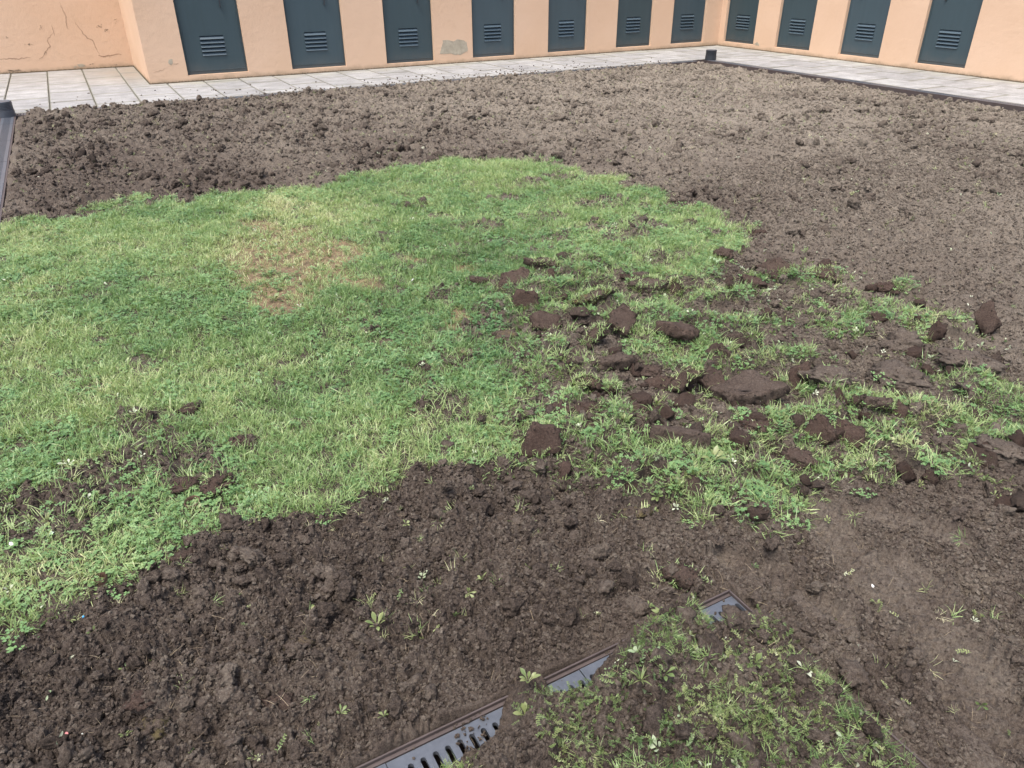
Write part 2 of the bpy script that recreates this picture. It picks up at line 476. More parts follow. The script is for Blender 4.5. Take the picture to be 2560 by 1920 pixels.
def make_plaster():
    m, nt, b, o = new_mat('peach_plaster')
    p = world_pos(nt)
    big = noise(nt, p, 0.9, 5, 0.6); mid = noise(nt, p, 5.0, 6, 0.65); fine = noise(nt, p, 60.0, 4, 0.6)
    c = ramp(nt, big, [(0.25, (0.555, 0.388, 0.268)), (0.75, (0.615, 0.448, 0.325))])
    c = mix(nt, maprange(nt, mid, 0.58, 0.80, 0, 0.35), c, (0.50, 0.335, 0.225))
    sep = nt.nodes.new('ShaderNodeSeparateXYZ'); nt.links.new(p, sep.inputs[0])
    # splash dirt and green tide line in the lowest hand's breadth of the wall
    low = maprange(nt, mth(nt, 'MULTIPLY_ADD', mid, 0.16, sep.outputs['Z']), 0.16, 0.07)
    c = mix(nt, mth(nt, 'MULTIPLY', low, 0.72), c, (0.30, 0.225, 0.15))
    tide = maprange(nt, mth(nt, 'MULTIPLY_ADD', fine, 0.05, sep.outputs['Z']), 0.050, 0.026)
    c = mix(nt, mth(nt, 'MULTIPLY', tide, 0.85), c, (0.075, 0.065, 0.045))
    # grey bloom on the recessed wall, which stays damp
    rec = maprange(nt, sep.outputs['Y'], 13.6, 14.5)
    blot = maprange(nt, noise(nt, p, 2.6, 6, 0.7), 0.56, 0.74)
    c = mix(nt, mth(nt, 'MULTIPLY', mth(nt, 'MULTIPLY', blot, rec), 0.35), c, (0.42, 0.30, 0.20))
    nt.links.new(c, b.inputs['Base Color']); b.inputs['Roughness'].default_value = 0.9; b.inputs['Specular IOR Level'].default_value = 0.2
    h = mth(nt, 'MULTIPLY_ADD', noise(nt, p, 14.0, 6, 0.6), 1.4, mth(nt, 'MULTIPLY', fine, 0.35))
    bump(nt, b, h, 0.006, 0.6)
    return m

def make_slab():
    m, nt, b, o = new_mat('concrete_slab')
    p = world_pos(nt)
    rnd = nt.nodes.new('ShaderNodeObjectInfo').outputs['Random']
    st = nt.nodes.new('ShaderNodeMapping'); st.inputs['Scale'].default_value = (0.85, 1.25, 1); nt.links.new(p, st.inputs['Vector'])
    n = noise(nt, st.outputs[0], 4.0, 6, 0.65)
    c = ramp(nt, n, [(0.30, (0.205, 0.206, 0.203)), (0.50, (0.300, 0.303, 0.300)), (0.72, (0.390, 0.396, 0.398))])
    c = mix(nt, 1.0, c, ramp(nt, rnd, [(0, (0.84, 0.84, 0.85)), (1, (1.05, 1.05, 1.05))]), 'MULTIPLY')
    sp = noise(nt, p, 110.0, 2, 0.7)
    c = mix(nt, maprange(nt, sp, 0.52, 0.64, 0, 0.7), c, (0.13, 0.13, 0.13))
    sep = nt.nodes.new('ShaderNodeSeparateXYZ'); nt.links.new(p, sep.inputs[0])
    wav = mth(nt, 'MULTIPLY_ADD', noise(nt, p, 1.7, 4), 1.0, -0.5)
    w1 = mth(nt, 'MULTIPLY', maprange(nt, mth(nt, 'ADD', sep.outputs['Y'], wav), 11.75, 12.45), maprange(nt, sep.outputs['X'], 0.6, 1.6)); w2 = maprange(nt, mth(nt, 'ADD', sep.outputs['X'], wav), 10.95, 11.7)
    c = mix(nt, mth(nt, 'MULTIPLY', mth(nt, 'MAXIMUM', w1, w2), 0.40), c, (0.36, 0.35, 0.23))
    d1 = maprange(nt, mth(nt, 'ADD', sep.outputs['Y'], wav), 12.3, 13.9); d2 = maprange(nt, mth(nt, 'ADD', sep.outputs['X'], wav), -0.1, 0.8); d3 = maprange(nt, sep.outputs['X'], 1.3, 0.9)
    c = mix(nt, mth(nt, 'MULTIPLY', mth(nt, 'MULTIPLY', mth(nt, 'MULTIPLY', d1, d2), d3), 0.62), c, (0.21, 0.165, 0.11))  # brown dirt, with corner shade painted in towards the recess corner
    c = mix(nt, mth(nt, 'MULTIPLY', d1, 0.35), c, (0.24, 0.23, 0.21))
    # crumbs of earth trodden along the bed edge
    e1 = maprange(nt, sep.outputs['Y'], 11.5, 10.5); cr = maprange(nt, noise(nt, p, 38.0, 3, 0.7), 0.60, 0.70)
    c = mix(nt, mth(nt, 'MULTIPLY', mth(nt, 'MULTIPLY', e1, cr), 0.45), c, (0.12, 0.09, 0.07))
    nt.links.new(c, b.inputs['Base Color']); b.inputs['Roughness'].default_value = 0.88; b.inputs['Specular IOR Level'].default_value = 0.25
    bump(nt, b, mth(nt, 'ADD', sp, noise(nt, p, 300.0, 2)), 0.002, 0.8)
    return m

MAT = {}
MAT['soil'] = make_soil()
MAT['clod_i'] = make_clod('loose_clod', 0.2, inst=True)
MAT['sod_dark'] = make_clod('sod_moist', 0.00, 0.40)
MAT['sod_mid'] = make_clod('sod_brown', 0.05, 0.30)
MAT['sod_dry'] = make_clod('sod_dry', 0.12, 0.15)
MAT['sod_soil'] = make_clod('mound_soil', 0.24)
MAT['sod_moss'] = make_clod('sod_mossy', 0.15, 0.1, 1.0)
GR = [(0.0, (0.115, 0.205, 0.078)), (0.30, (0.200, 0.310, 0.118)), (0.55, (0.315, 0.410, 0.180)), (0.80, (0.460, 0.490, 0.265)), (1.0, (0.570, 0.545, 0.370))]
CL = [(0.0, (0.080, 0.170, 0.064)), (0.5, (0.155, 0.270, 0.104)), (1.0, (0.270, 0.370, 0.160))]
WD = [(0.0, (0.065, 0.120, 0.040)), (0.5, (0.150, 0.205, 0.075)), (0.85, (0.260, 0.290, 0.130)), (1.0, (0.46, 0.50, 0.38))]
PL = [(0.0, (0.16, 0.24, 0.12)), (0.5, (0.30, 0.36, 0.23)), (1.0, (0.50, 0.53, 0.42))]
ST = [(0.0, (0.07, 0.050, 0.035)), (0.5, (0.14, 0.105, 0.07)), (1.0, (0.34, 0.28, 0.19))]
MAT['grass'] = make_leaf('grass_blade', GR, 0.36)
MAT['clover'] = make_leaf('clover_leaf', CL, 0.33, 0.22)
MAT['weed'] = make_leaf('weed_leaf', WD, 0.42, 0.25)
MAT['pale'] = make_leaf('pale_leaf_underside', PL, 0.6, 0.2)
MAT['straw'] = make_leaf('dry_fibre', ST, 0.8, 0.1)
MAT['plaster'] = make_plaster()
MAT['slab'] = make_slab()
def make_door_paint():
    m, nt, b, o = new_mat('door_paint')
    p = world_pos(nt); tc = nt.nodes.new('ShaderNodeTexCoord').outputs['Object']
    rnd = nt.nodes.new('ShaderNodeObjectInfo').outputs['Random']
    mp = nt.nodes.new('ShaderNodeMapping'); mp.inputs['Scale'].default_value = (9, 9, 0.9); nt.links.new(p, mp.inputs['Vector'])
    c = ramp(nt, noise(nt, mp.outputs[0], 1.6, 5, 0.6), [(0.25, (0.034, 0.058, 0.070)), (0.75, (0.040, 0.067, 0.082))])
    c = mix(nt, 1.0, c, ramp(nt, rnd, [(0, (0.84, 0.88, 0.86)), (1, (1.18, 1.14, 1.16))]), 'MULTIPLY')
    sep = nt.nodes.new('ShaderNodeSeparateXYZ'); nt.links.new(tc, sep.inputs[0])
    dust = mth(nt, 'MULTIPLY', maprange(nt, mth(nt, 'MULTIPLY_ADD', noise(nt, p, 7.0, 5), 0.3, sep.outputs['Z']), 0.34, 0.12), 0.40)
    c = mix(nt, mth(nt, 'MULTIPLY', dust, 0.5), c, (0.15, 0.13, 0.11))
    scr = maprange(nt, noise(nt, p, 22.0, 6, 0.75), 0.70, 0.76, 0, 0.35); c = mix(nt, scr, c, (0.14, 0.16, 0.165))
    nt.links.new(c, b.inputs['Base Color']); b.inputs['Roughness'].default_value = 0.45
    bump(nt, b, noise(nt, p, 2.2, 2), 0.012, 0.5)
    return m
MAT['door'] = make_door_paint()
MAT['louvre'] = make_plain('louvre_paint', (0.052, 0.082, 0.104), 0.40, 0.05, 8.0, 0.0, 0.5)
MAT['dark'] = make_plain('vent_shade', (0.008, 0.010, 0.012), 0.8)
MAT['grate'] = make_plain('grate_plastic', (0.075, 0.085, 0.102), 0.38, 0.25, 40.0, 0.001, 0.5)
MAT['rim'] = make_plain('channel_rim', (0.070, 0.056, 0.054), 0.65, 0.25, 25.0, 0.001, 0.3)
MAT['rubber'] = make_plain('black_ribbed_plastic', (0.030, 0.035, 0.042), 0.5, 0.2, 25.0)
MAT['mortar'] = make_plain('bare_mortar', (0.36, 0.325, 0.255), 0.9, 0.35, 9.0, 0.004, 0.2)
MAT['crack'] = make_plain('crack_dirt', (0.30, 0.20, 0.135), 0.95, 0.3, 20.0)
MAT['mould'] = make_plain('mould_stain', (0.26, 0.20, 0.14), 0.95, 0.4, 20.0)
MAT['bed'] = make_plain('joint_bedding', (0.10, 0.10, 0.07), 0.95, 0.3, 14.0, 0.004, 0.2)
MAT['grime'] = make_plain('slab_edge_grime', (0.215, 0.212, 0.19), 0.95, 0.45, 5.0, 0.003, 0.2)
MAT['earth'] = make_plain('ground_earth', (0.10, 0.085, 0.07), 0.95, 0.2, 3.0)
MAT['cup'] = make_plain('brown_plastic', (0.13, 0.075, 0.055), 0.55, 0.2, 40.0)

# ------------------------------------------------------------------ ground
g = MB(); g.box(-60, 60, -60, 60, -0.40, -0.30)
tag(obj('ground', g.mesh('ground'), MAT['earth']), kind='structure')

# soil: one height field, finer close by and coarser far off
az0, az1, NA = math.radians(-36), math.radians(90), 1250
rr = [0.80]
while rr[-1] < 14.8: rr.append(rr[-1] + max(0.0026, 0.0028 * rr[-1]))
rr = np.array(rr); aa = np.linspace(az0, az1, NA)
Rg, Ag = np.meshgrid(rr, aa, indexing='ij')
Xg = (Rg * np.sin(Ag)).ravel(); Yg = (Rg * np.cos(Ag)).ravel()
keep = (inside_bed(Xg, Yg) > -0.10) | ((Xg > 0.0) & (Xg < FRONT_X + 0.1) & (Yg < FRONT_Y + 0.1))
NR = len(rr)
kk = keep.reshape(NR, NA)
cell = kk[:-1, :-1] & kk[1:, :-1] & kk[:-1, 1:] & kk[1:, 1:]
I, J = np.nonzero(cell)
quads = np.stack([I * NA + J, I * NA + J + 1, (I + 1) * NA + J + 1, (I + 1) * NA + J], 1)
used = np.zeros(NR * NA, bool); used[quads.ravel()] = True
remap = np.cumsum(used) - 1
quads = remap[quads][:, ::-1]
Xs, Ys = Xg[used], Yg[used]
Zs, lawn, brk, bare, spot, hp, trk = soil_height(Xs, Ys)
def dryness(x, y):
    n = 0.10 * fbm(x * 1.3, y * 1.3, 201, 3)
    return 0.10 + 0.18 * sstep(3.0, 9.0, y) + 0.27 * sstep(1.2, 6.5, x) * sstep(-1.0, 3.0, y) + 0.12 * sstep(0.6, 1.9, x) + 1.3 * n
soil_me = mesh_np('soil', np.stack([Xs, Ys, Zs], 1), quads)
a = soil_me.attributes.new('dry', 'FLOAT', 'POINT'); a.data.foreach_set('value', (dryness(Xs, Ys) + 0.05 * trk + 0.10 * hp).astype(np.float32))
mossy = np.clip(bare + 0.20 * lawn * sstep(0.1, 0.5, fbm(Xs * 3, Ys * 3, 205, 3)), 0, 1) * (1 - spot)
a = soil_me.attributes.new('moss', 'FLOAT', 'POINT'); a.data.foreach_set('value', mossy.astype(np.float32))
tag(obj('soil', soil_me, MAT['soil']), kind='structure')

# ------------------------------------------------------------------ walls and doors
DOOR_T = 2.05
def wall_mesh(name, length, doors, sill, height, thick):
    """local: x along the wall, face at y=0 looking to -y, z up; doors = [(x0, x1)]"""
    m = MB()
    xs = [0.0] + [v for d in doors for v in d] + [length]
    for i in range(0, len(xs), 2): m.box(xs[i], xs[i + 1], 0, thick, -0.12, height)
    for (x0, x1), s in zip(doors, sill):
        m.box(x0, x1, 0, thick, -0.12, s); m.box(x0, x1, 0, thick, DOOR_T, height)
    return m.mesh(name)

SLAT = {}
def make_door(parent, x0, x1, z0, lx0, lx1, lz0, lz1, flip=False):
    """steel door leaf set back in its opening, with a louvred vent, bottom rail and latch"""
    r = 0.055
    W = x1 - x0; Hh = DOOR_T - z0
    m = MB()
    a0, a1, b0, b1 = lx0 - x0, lx1 - x0, lz0 - z0, lz1 - z0
    def ring(o, i, y, back):
        pass
    def quad(p, q, rr_, s): m.poly([p, q, rr_, s])
    y = 0.0
    O = [(0.004, y, 0.004), (W - 0.004, y, 0.004), (W - 0.004, y, Hh - 0.004), (0.004, y, Hh - 0.004)]
    Q = [(a0, y, b0), (a1, y, b0), (a1, y, b1), (a0, y, b1)]
    for i in range(4):
        j = (i + 1) % 4
        quad(O[i], O[j], Q[j], Q[i])
        quad(Q[i], Q[j], (Q[j][0], 0.035, Q[j][2]), (Q[i][0], 0.035, Q[i][2]))
        quad((O[i][0], 0.04, O[i][2]), (O[j][0], 0.04, O[j][2]), O[j], O[i])
    quad((0.004, 0.04, 0.004), (0.004, 0.04, Hh - 0.004), (W - 0.004, 0.04, Hh - 0.004), (W - 0.004, 0.04, 0.004))
    d = obj('door', m.mesh('door'), MAT['door'], parent, (x0, r, z0))
    bk = MB(); bk.box(a0 + 0.001, a1 - 0.001, 0.034, 0.038, b0 + 0.001, b1 - 0.001)
    obj('vent_shade_sheet', bk.mesh('vent_shade_sheet'), MAT['dark'], d)  # near-black sheet standing in for the shade between the slats
    n = 5; p = (b1 - b0) / n; w = a1 - a0
    key = (round(w, 3), round(p, 3))
    if key not in SLAT:
        s = MB()
        prof = [(0.020, p * 0.88), (-0.010, p * 0.26), (-0.014, p * 0.14), (-0.011, p * 0.06), (-0.005, p * 0.10), (0.024, p * 0.80)]
        for xx in (0, 1): s.v += [(xx * w * 0.998 + 0.001 * w, u, v) for u, v in prof]
        k = len(prof)
        for i in range(k):
            j = (i + 1) % k; s.f.append((i, i + k, j + k, j))
        s.f.append(tuple(range(k))); s.f.append(tuple(range(2 * k - 1, k - 1, -1)))
        SLAT[key] = s.mesh('louvre_slat')
    for i in range(n): obj('louvre_slat', SLAT[key], MAT['louvre'], d, (a0, 0, b0 + i * p))
    fr = MB(); fr.box(0.028, W - 0.028, -0.007, 0.001, 0.045, 0.053)
    obj('bottom_rail', fr.mesh('bottom_rail', 0.0015), MAT['door'], d)
    st = MB(); st.box(0.028, 0.034, -0.006, 0.001, 0.054, Hh - 0.05); st.box(W - 0.034, W - 0.028, -0.006, 0.001, 0.054, Hh - 0.05)
    obj('stile_fold', st.mesh('stile_fold'), MAT['door'], d)
    hx = W * 0.72 if not flip else W * 0.28
    hb = MB(); hb.box(hx - 0.008, hx + 0.008, -0.035, -0.022, 0.86, 1.04); hb.box(hx - 0.008, hx + 0.008, -0.023, 0.001, 0.86, 0.88); hb.box(hx - 0.008, hx + 0.008, -0.023, 0.001, 1.025, 1.04)
    obj('pull_handle', hb.mesh('pull_handle', 0.003), MAT['rubber'], d)
    for hz in (0.22, 0.95, 1.70):
        hg = MB(); hg.box(-0.002 if not flip else W - 0.012, 0.012 if not flip else W + 0.002, -0.012, 0.002, hz, hz + 0.09)
        obj('hinge', hg.mesh('hinge', 0.003), MAT['louvre'], d)
    return d

# back wall
bx = 0.953 - PIER_X
bd = [(0.535, 1.383), (2.030, 2.883), (3.546, 4.379), (5.082, 5.906), (6.559, 7.380), (8.034, 8.849), (9.326, 10.146)]
bd = [(a + bx, b + bx) for a, b in bd]
sill = [0.082, 0.070, 0.060, 0.063, 0.069, 0.074, 0.078]
wb = empty('plastered_wall', (PIER_X, BACK_Y, 0))
tag(wb, 'peach plastered back wall with seven dark doors and a bare mortar patch', 'wall', kind='thing')
L_B = RIGHT_X - PIER_X
obj('plaster_face', wall_mesh('plaster_face', L_B, bd, sill, 3.1, 0.35), MAT['plaster'], wb)
for (a, b), s in zip(bd, sill):
    w = b - a
    make_door(wb, a, b, s, a + 0.305 * w, a + 0.690 * w, s + 0.235, s + 0.500)
cp = MB(); cp.box(-0.06, L_B, -0.05, 0.40, 3.1, 3.16)
obj('coping', cp.mesh('coping', 0.005), MAT['slab'], wb)
# return of the pier into the recess
rt = MB(); rt.box(0.0, 0.35, 0.352, RECESS_Y - BACK_Y, -0.12, 3.1)
obj('pier_return', rt.mesh('pier_return'), MAT['plaster'], wb)
# right wall: local x runs from the corner towards the camera, face looks to -x of the world
wr = empty('plastered_wall', (RIGHT_X, BACK_Y - 0.002, 0), -math.pi / 2)
tag(wr, 'peach plastered side wall with four dark doors, plain plaster at its near end', 'wall', kind='thing')
rd = [(0.145, 0.957), (1.495, 2.299), (2.925, 3.722), (4.378, 5.190)]
rs = [0.083, 0.086, 0.088, 0.087]
obj('plaster_face', wall_mesh('plaster_face', 15.0, rd, rs, 3.1, 0.35), MAT['plaster'], wr)
for (a, b), s in zip(rd, rs):
    w = b - a
    make_door(wr, a, b, s, a + 0.30 * w, a + 0.72 * w, s + 0.240, s + 0.485, True)
cp = MB(); cp.box(0.0, 15.0, -0.05, 0.40, 3.1, 3.16)
obj('coping', cp.mesh('coping', 0.005), MAT['slab'], wr)
# recessed wall
wc = empty('plastered_wall', (-9.0, RECESS_Y, 0))
tag(wc, 'stained and cracked peach wall set back in the left recess', 'wall', kind='thing')
m = MB(); m.box(0, 9.0 + PIER_X + 0.34, 0, 0.35, -0.12, 3.1)
obj('plaster_face', m.mesh('plaster_face'), MAT['plaster'], wc)
cp = MB(); cp.box(0, 9.0 + PIER_X - 0.07, -0.05, 0.40, 3.1, 3.16)
obj('coping', cp.mesh('coping', 0.005), MAT['slab'], wc)

def wall_patch(parent, name, pts, mat, off=0.003, rough=0.10, sub=4, seed=0):
    """irregular flat patch on a wall; pts are local (x, z) outline points"""
    rnd = random.Random(seed); out = []
    n = len(pts)
    cx = sum(p[0] for p in pts) / n; cz = sum(p[1] for p in pts) / n
    for i in range(n):
        a, b = pts[i], pts[(i + 1) % n]
        for k in range(sub):
            t = k / sub; s = math.hypot(b[0] - a[0], b[1] - a[1]) * rough
            out.append((a[0] + (b[0] - a[0]) * t + rnd.uniform(-s, s), a[1] + (b[1] - a[1]) * t + rnd.uniform(-s, s)))
    mb = MB(); k = len(out)
    mb.v = [(x, -off, z) for x, z in out] + [(x, 0.002, z) for x, z in out] + [(cx, -off, cz)]
    for i in range(k):
        j = (i + 1) % k
        mb.f.append((i, j, 2 * k)); mb.f.append((j, i, i + k, j + k))
    return obj(name, mb.mesh(name), mat, parent)

def wall_crack(parent, pts, w=0.006, seed=0, mat=None):
    rnd = random.Random(seed); L = []
    for i in range(len(pts) - 1):
        a, b = pts[i], pts[i + 1]; n = 7
        for k in range(n):
            t = k / n; s = math.hypot(b[0] - a[0], b[1] - a[1]) * 0.07
            L.append((a[0] + (b[0] - a[0]) * t + rnd.uniform(-s, s), a[1] + (b[1] - a[1]) * t + rnd.uniform(-s, s)))
    L.append(pts[-1]); mb = MB(); n = len(L)
    for i, (x, z) in enumerate(L):
        q = L[min(i + 1, n - 1)]; p = L[max(i - 1, 0)]
        dx, dz = q[0] - p[0], q[1] - p[1]; l = math.hypot(dx, dz) + 1e-9
        ww = w * (0.25 + 0.75 * math.sin(math.pi * min(1, max(0, i / (n - 1))))) * rnd.uniform(0.5, 1.3) / 2
        mb.v += [(x - dz / l * ww, -0.0025, z + dx / l * ww), (x + dz / l * ww, -0.0025, z - dx / l * ww)]
    for i in range(n - 1): mb.f.append((2 * i, 2 * i + 1, 2 * i + 3, 2 * i + 2))
    return obj('crack', mb.mesh('crack'), mat or MAT['crack'], parent)

def wc_pt(zx, zy, s=2212 / 420.0):
    p = at_plane_y(zx / s, zy / s, RECESS_Y); return (p.x + 9.0, p.z)
def wb_pt(fx, fy):
    p = at_plane_y(fx, fy, BACK_Y); return (p.x - PIER_X, p.z)
def wr_pt(fx, fy):
    p = at_plane_x(fx, fy, RIGHT_X); return (BACK_Y - p.y, p.z)
z2 = lambda x, y: wb_pt(1000 + x / 4.424, 90 + y / 4.424)
wall_patch(wb, 'bare_mortar', [z2(478, 48), z2(700, 45), z2(735, 70), z2(750, 160), z2(668, 215), z2(560, 190), z2(440, 200), z2(455, 130)], MAT['mortar'], seed=3, rough=0.06)
z1 = lambda x, y: wb_pt(x / 4.424, 130 + y / 4.424)
wall_patch(wb, 'bare_mortar', [z1(1865, 80), z1(1905, 78), z1(1912, 120), z1(1890, 145), z1(1858, 120)], MAT['mortar'], seed=4)
z3 = lambda x, y: wr_pt(1650 + x / 7.373, 90 + y / 7.373)
wall_patch(wr, 'bare_mortar', [z3(1730, 160), z3(1790, 112), z3(1830, 150), z3(1820, 180)], MAT['mortar'], seed=5)
wall_patch(wc, 'bare_mortar', [wc_pt(1015, 845), wc_pt(1090, 842), wc_pt(1125, 860), wc_pt(1100, 880), wc_pt(1030, 875)], MAT['mortar'], seed=6)
wall_patch(wc, 'bare_mortar', [wc_pt(972, 872), wc_pt(1010, 872), wc_pt(1012, 884), wc_pt(980, 886)], MAT['mortar'], seed=7)
wall_patch(wc, 'bare_mortar', [wc_pt(105, 925), wc_pt(190, 928), wc_pt(240, 912), wc_pt(290, 930), wc_pt(200, 940), wc_pt(120, 938)], MAT['mould'], seed=8)
wall_crack(wc, [wc_pt(*p) for p in ((785, 30), (825, 130), (872, 215), (868, 290), (885, 370), (910, 385))], 0.008, 1)
wall_crack(wc, [wc_pt(*p) for p in ((990, 300), (1060, 395), (1150, 500), (1220, 535), (1265, 640), (1310, 720))], 0.011, 2)
wall_crack(wc, [wc_pt(*p) for p in ((1295, 725), (1340, 742), (1385, 745), (1480, 722), (1600, 715))], 0.016, 3)
wall_crack(wc, [wc_pt(*p) for p in ((0, 778), (120, 772), (230, 772), (400, 755))], 0.012, 4)
wall_crack(wc, [wc_pt(*p) for p in ((700, 440), (630, 505), (625, 545), (660, 610), (600, 680), (575, 740), (520, 780))], 0.010, 5)
wall_crack(wc, [wc_pt(*p) for p in ((680, 320), (705, 420), (720, 475))], 0.006, 6)
wall_crack(wb, [z1(*p) for p in ((1700, 222), (1760, 212), (1830, 185))], 0.006, 7)
wall_crack(wb, [z1(*p) for p in ((1915, 130), (1950, 135), (1975, 122))], 0.006, 8)
rnd = random.Random(12)
for cx, cy, sx, sy, n in ((1300, 350, 34, 40, 12), (1395, 390, 34, 18, 12), (385, 578, 45, 14, 10), (540, 350, 30, 28, 5), (1520, 270, 14, 40, 6), (90, 490, 24, 12, 5), (600, 690, 14, 40, 7), (1520, 860, 40, 20, 8), (430, 930, 30, 6, 5), (1220, 845, 40, 8, 5)):
    for i in range(n):
        x = cx + rnd.gauss(0, 0.55) * sx; y = cy + rnd.gauss(0, 0.55) * sy; q = rnd.uniform(3, 9)
        pts = [wc_pt(x + q * math.cos(t) * rnd.uniform(.6, 1.4), y + 0.7 * q * math.sin(t) * rnd.uniform(.6, 1.4)) for t in (0, 1, 2.1, 3.1, 4.2, 5.2)]
        wall_patch(wc, 'mould_spot', pts, MAT['mould'], off=0.0022, sub=1, seed=i)

# ------------------------------------------------------------------ paving
pav = empty('pavement', (0, 0, 0))
tag(pav, 'pale grey concrete slab path along the walls', kind='structure')
CH_Y = SOIL_Y + CH_W; CH_X = SOIL_X + CH_W
m = MB()
m.box(-9.0, RIGHT_X, CH_Y, BACK_Y - 0.001, -0.30, -0.016); m.box(-9.0, PIER_X - 0.001, BACK_Y, RECESS_Y - 0.001, -0.30, -0.016)
m.box(CH_X, RIGHT_X - 0.001, -2.5, CH_Y - 0.001, -0.30, -0.016); m.box(-9.0, LEFT_X - CH_W - 0.001, -2.5, CH_Y - 0.001, -0.30, -0.016)
m.box(LEFT_X - CH_W, FRONT_X - CH_W - 0.001, -2.5, FRONT_Y - CH_W - 0.001, -0.30, -0.016)
obj('bedding', m.mesh('bedding'), MAT['bed'], pav)
SL = {}
def slab(x0, x1, y0, y1):
    w, l = round(x1 - x0 - 0.012, 3), round(y1 - y0 - 0.018, 3)
    if w < 0.03 or l < 0.03: return
    if (w, l) not in SL:
        c = 0.004; s = MB(); e = 0.011
        s.v = [(0, 0, -0.045), (w, 0, -0.045), (w, l, -0.045), (0, l, -0.045), (0, 0, -c), (w, 0, -c), (w, l, -c), (0, l, -c), (c, c, 0), (w - c, c, 0), (w - c, l - c, 0), (c, l - c, 0),
               (e, 2.4 * e, 0), (w - e, 2.4 * e, 0), (w - e, l - 2.4 * e, 0), (e, l - 2.4 * e, 0)]
        for b in (0, 4, 8):
            for i in range(4): j = (i + 1) % 4; s.f.append((b + i, b + j, b + 4 + j, b + 4 + i))
        s.f.append((12, 13, 14, 15)); me = s.mesh('paving_slab'); SL[(w, l)] = me
        me.materials.append(MAT['slab']); me.materials.append(MAT['grime'])
        for i in range(4, 12): me.polygons[i].material_index = 1
    o = obj('paving_slab', SL[(w, l)], MAT['slab'], pav, (x0 + 0.006, y0 + 0.009, random.uniform(-0.003, 0.002)))
    o.rotation_euler = (random.uniform(-.002, .002), random.uniform(-.002, .002), 0)
x = -0.295 - 0.493 * 5; k = 0
while x < RIGHT_X:
    x1 = min(x + 0.493, RIGHT_X - 0.003)
    top = RECESS_Y - 0.003 if x < PIER_X - 0.05 else BACK_Y - 0.003
    y = CH_Y + (0.66 if k % 2 else 0.24); ys = [CH_Y]
    while y < top: ys.append(y); y += 0.872
    if top - ys[-1] < 0.06: ys.pop()
    ys.append(top)
    for a, b in zip(ys[:-1], ys[1:]):
        if x < PIER_X < x1 and b > BACK_Y:           # slabs cut round the pier
            if a < BACK_Y: slab(x, x1, a, BACK_Y - 0.003); slab(x, PIER_X - 0.003, BACK_Y - 0.003, b)
            else: slab(x, PIER_X - 0.003, a, b)
        else: slab(x, x1, a, b)
    x += 0.493; k += 1
cols = [CH_X, 10.28, 10.86, RIGHT_X - 0.003]
for k in range(3):
    y = CH_Y - (0.0, 0.45, 0.2)[k]; ys = [CH_Y]
    y = CH_Y - (0.55, 0.86, 0.30)[k]
    while y > 1.5: ys.append(y); y -= 0.872
    for a, b in zip(ys[1:], ys[:-1]): slab(cols[k], cols[k + 1], a, b)
y = 0.3
while y < CH_Y:
    y1 = min(y + 0.872, CH_Y); slab(LEFT_X - CH_W - 0.5, LEFT_X - CH_W, y, y1); y += 0.872
for i in range(3):
    for j in range(2): slab(FRONT_X - CH_W - 0.5 * (i + 1), FRONT_X - CH_W - 0.5 * i, FRONT_Y - CH_W - 0.872 * (j + 1), FRONT_Y - CH_W - 0.872 * j)

# ------------------------------------------------------------------ drainage channels with slotted gratings
def grating_mesh(length, width, pitch=0.03, slot_l=0.071, slot_w=0.013):
    """plate in x (length) and y (0..width), top at z=0, rounded slots across"""
    n = int(round(length / pitch)); pitch = length / n
    V = []; Fc = []; th = 0.012
    cy = width / 2 - 0.0
    for i in range(n):
        cx = (i + 0.5) * pitch; hw = pitch / 2
        base = len(V); ring_o = []; ring_i = []
        N = 16
        for k in range(N):
            t = 2 * math.pi * (k + 0.5) / N
            c, s = math.cos(t), math.sin(t)
            ix = cx + slot_w / 2 * c; iy = cy + (slot_l / 2 - slot_w / 2) * (1 if s > 0 else -1) + slot_w / 2 * s
            sc = min(hw / abs(c), (width / 2) / abs(s))
            ox, oy = cx + c * sc, cy + s * sc
            if abs(c) * (width / 2) < abs(s) * hw: oy = cy + math.copysign(width / 2, s); ox = cx + c / abs(s) * (width / 2) if abs(c / s) * width / 2 < hw else cx + math.copysign(hw, c)
            ring_o.append((ox, oy)); ring_i.append((ix, iy))
        V += [(a, b, 0) for a, b in ring_o] + [(a, b, 0) for a, b in ring_i] + [(a, b, -th) for a, b in ring_i]
        for k in range(N):
            j = (k + 1) % N
            Fc.append((base + k, base + j, base + N + j, base + N + k)); Fc.append((base + N + k, base + N + j, base + 2 * N + j, base + 2 * N + k))
        c0 = len(V)
        V += [(cx - hw, cy - width / 2, 0), (cx + hw, cy - width / 2, 0), (cx + hw, cy + width / 2, 0), (cx - hw, cy + width / 2, 0)]
        # corner triangles
        corner = {0: (1, 1, 2), 1: (-1, 1, 3), 2: (-1, -1, 0), 3: (1, -1, 1)}
        for k in range(N):
            j = (k + 1) % N
            a, b = ring_o[k], ring_o[j]
            if abs(a[0] - b[0]) > 1e-6 and abs(a[1] - b[1]) > 1e-6:
                q = (2 if a[1] + b[1] > 2 * cy else 1) if a[0] + b[0] > 2 * cx else (3 if a[1] + b[1] > 2 * cy else 0)
                Fc.append((base + k, c0 + q, base + j))
    b = len(V)
    V += [(0, 0, 0), (length, 0, 0), (length, width, 0), (0, width, 0), (0, 0, -0.02), (length, 0, -0.02), (length, width, -0.02), (0, width, -0.02)]
    for i in range(4): j = (i + 1) % 4; Fc.append((b + i, b + 4 + i, b + 4 + j, b + j))
    me = bpy.data.meshes.new('grating'); me.from_pydata(V, [], Fc); me.update()
    return me

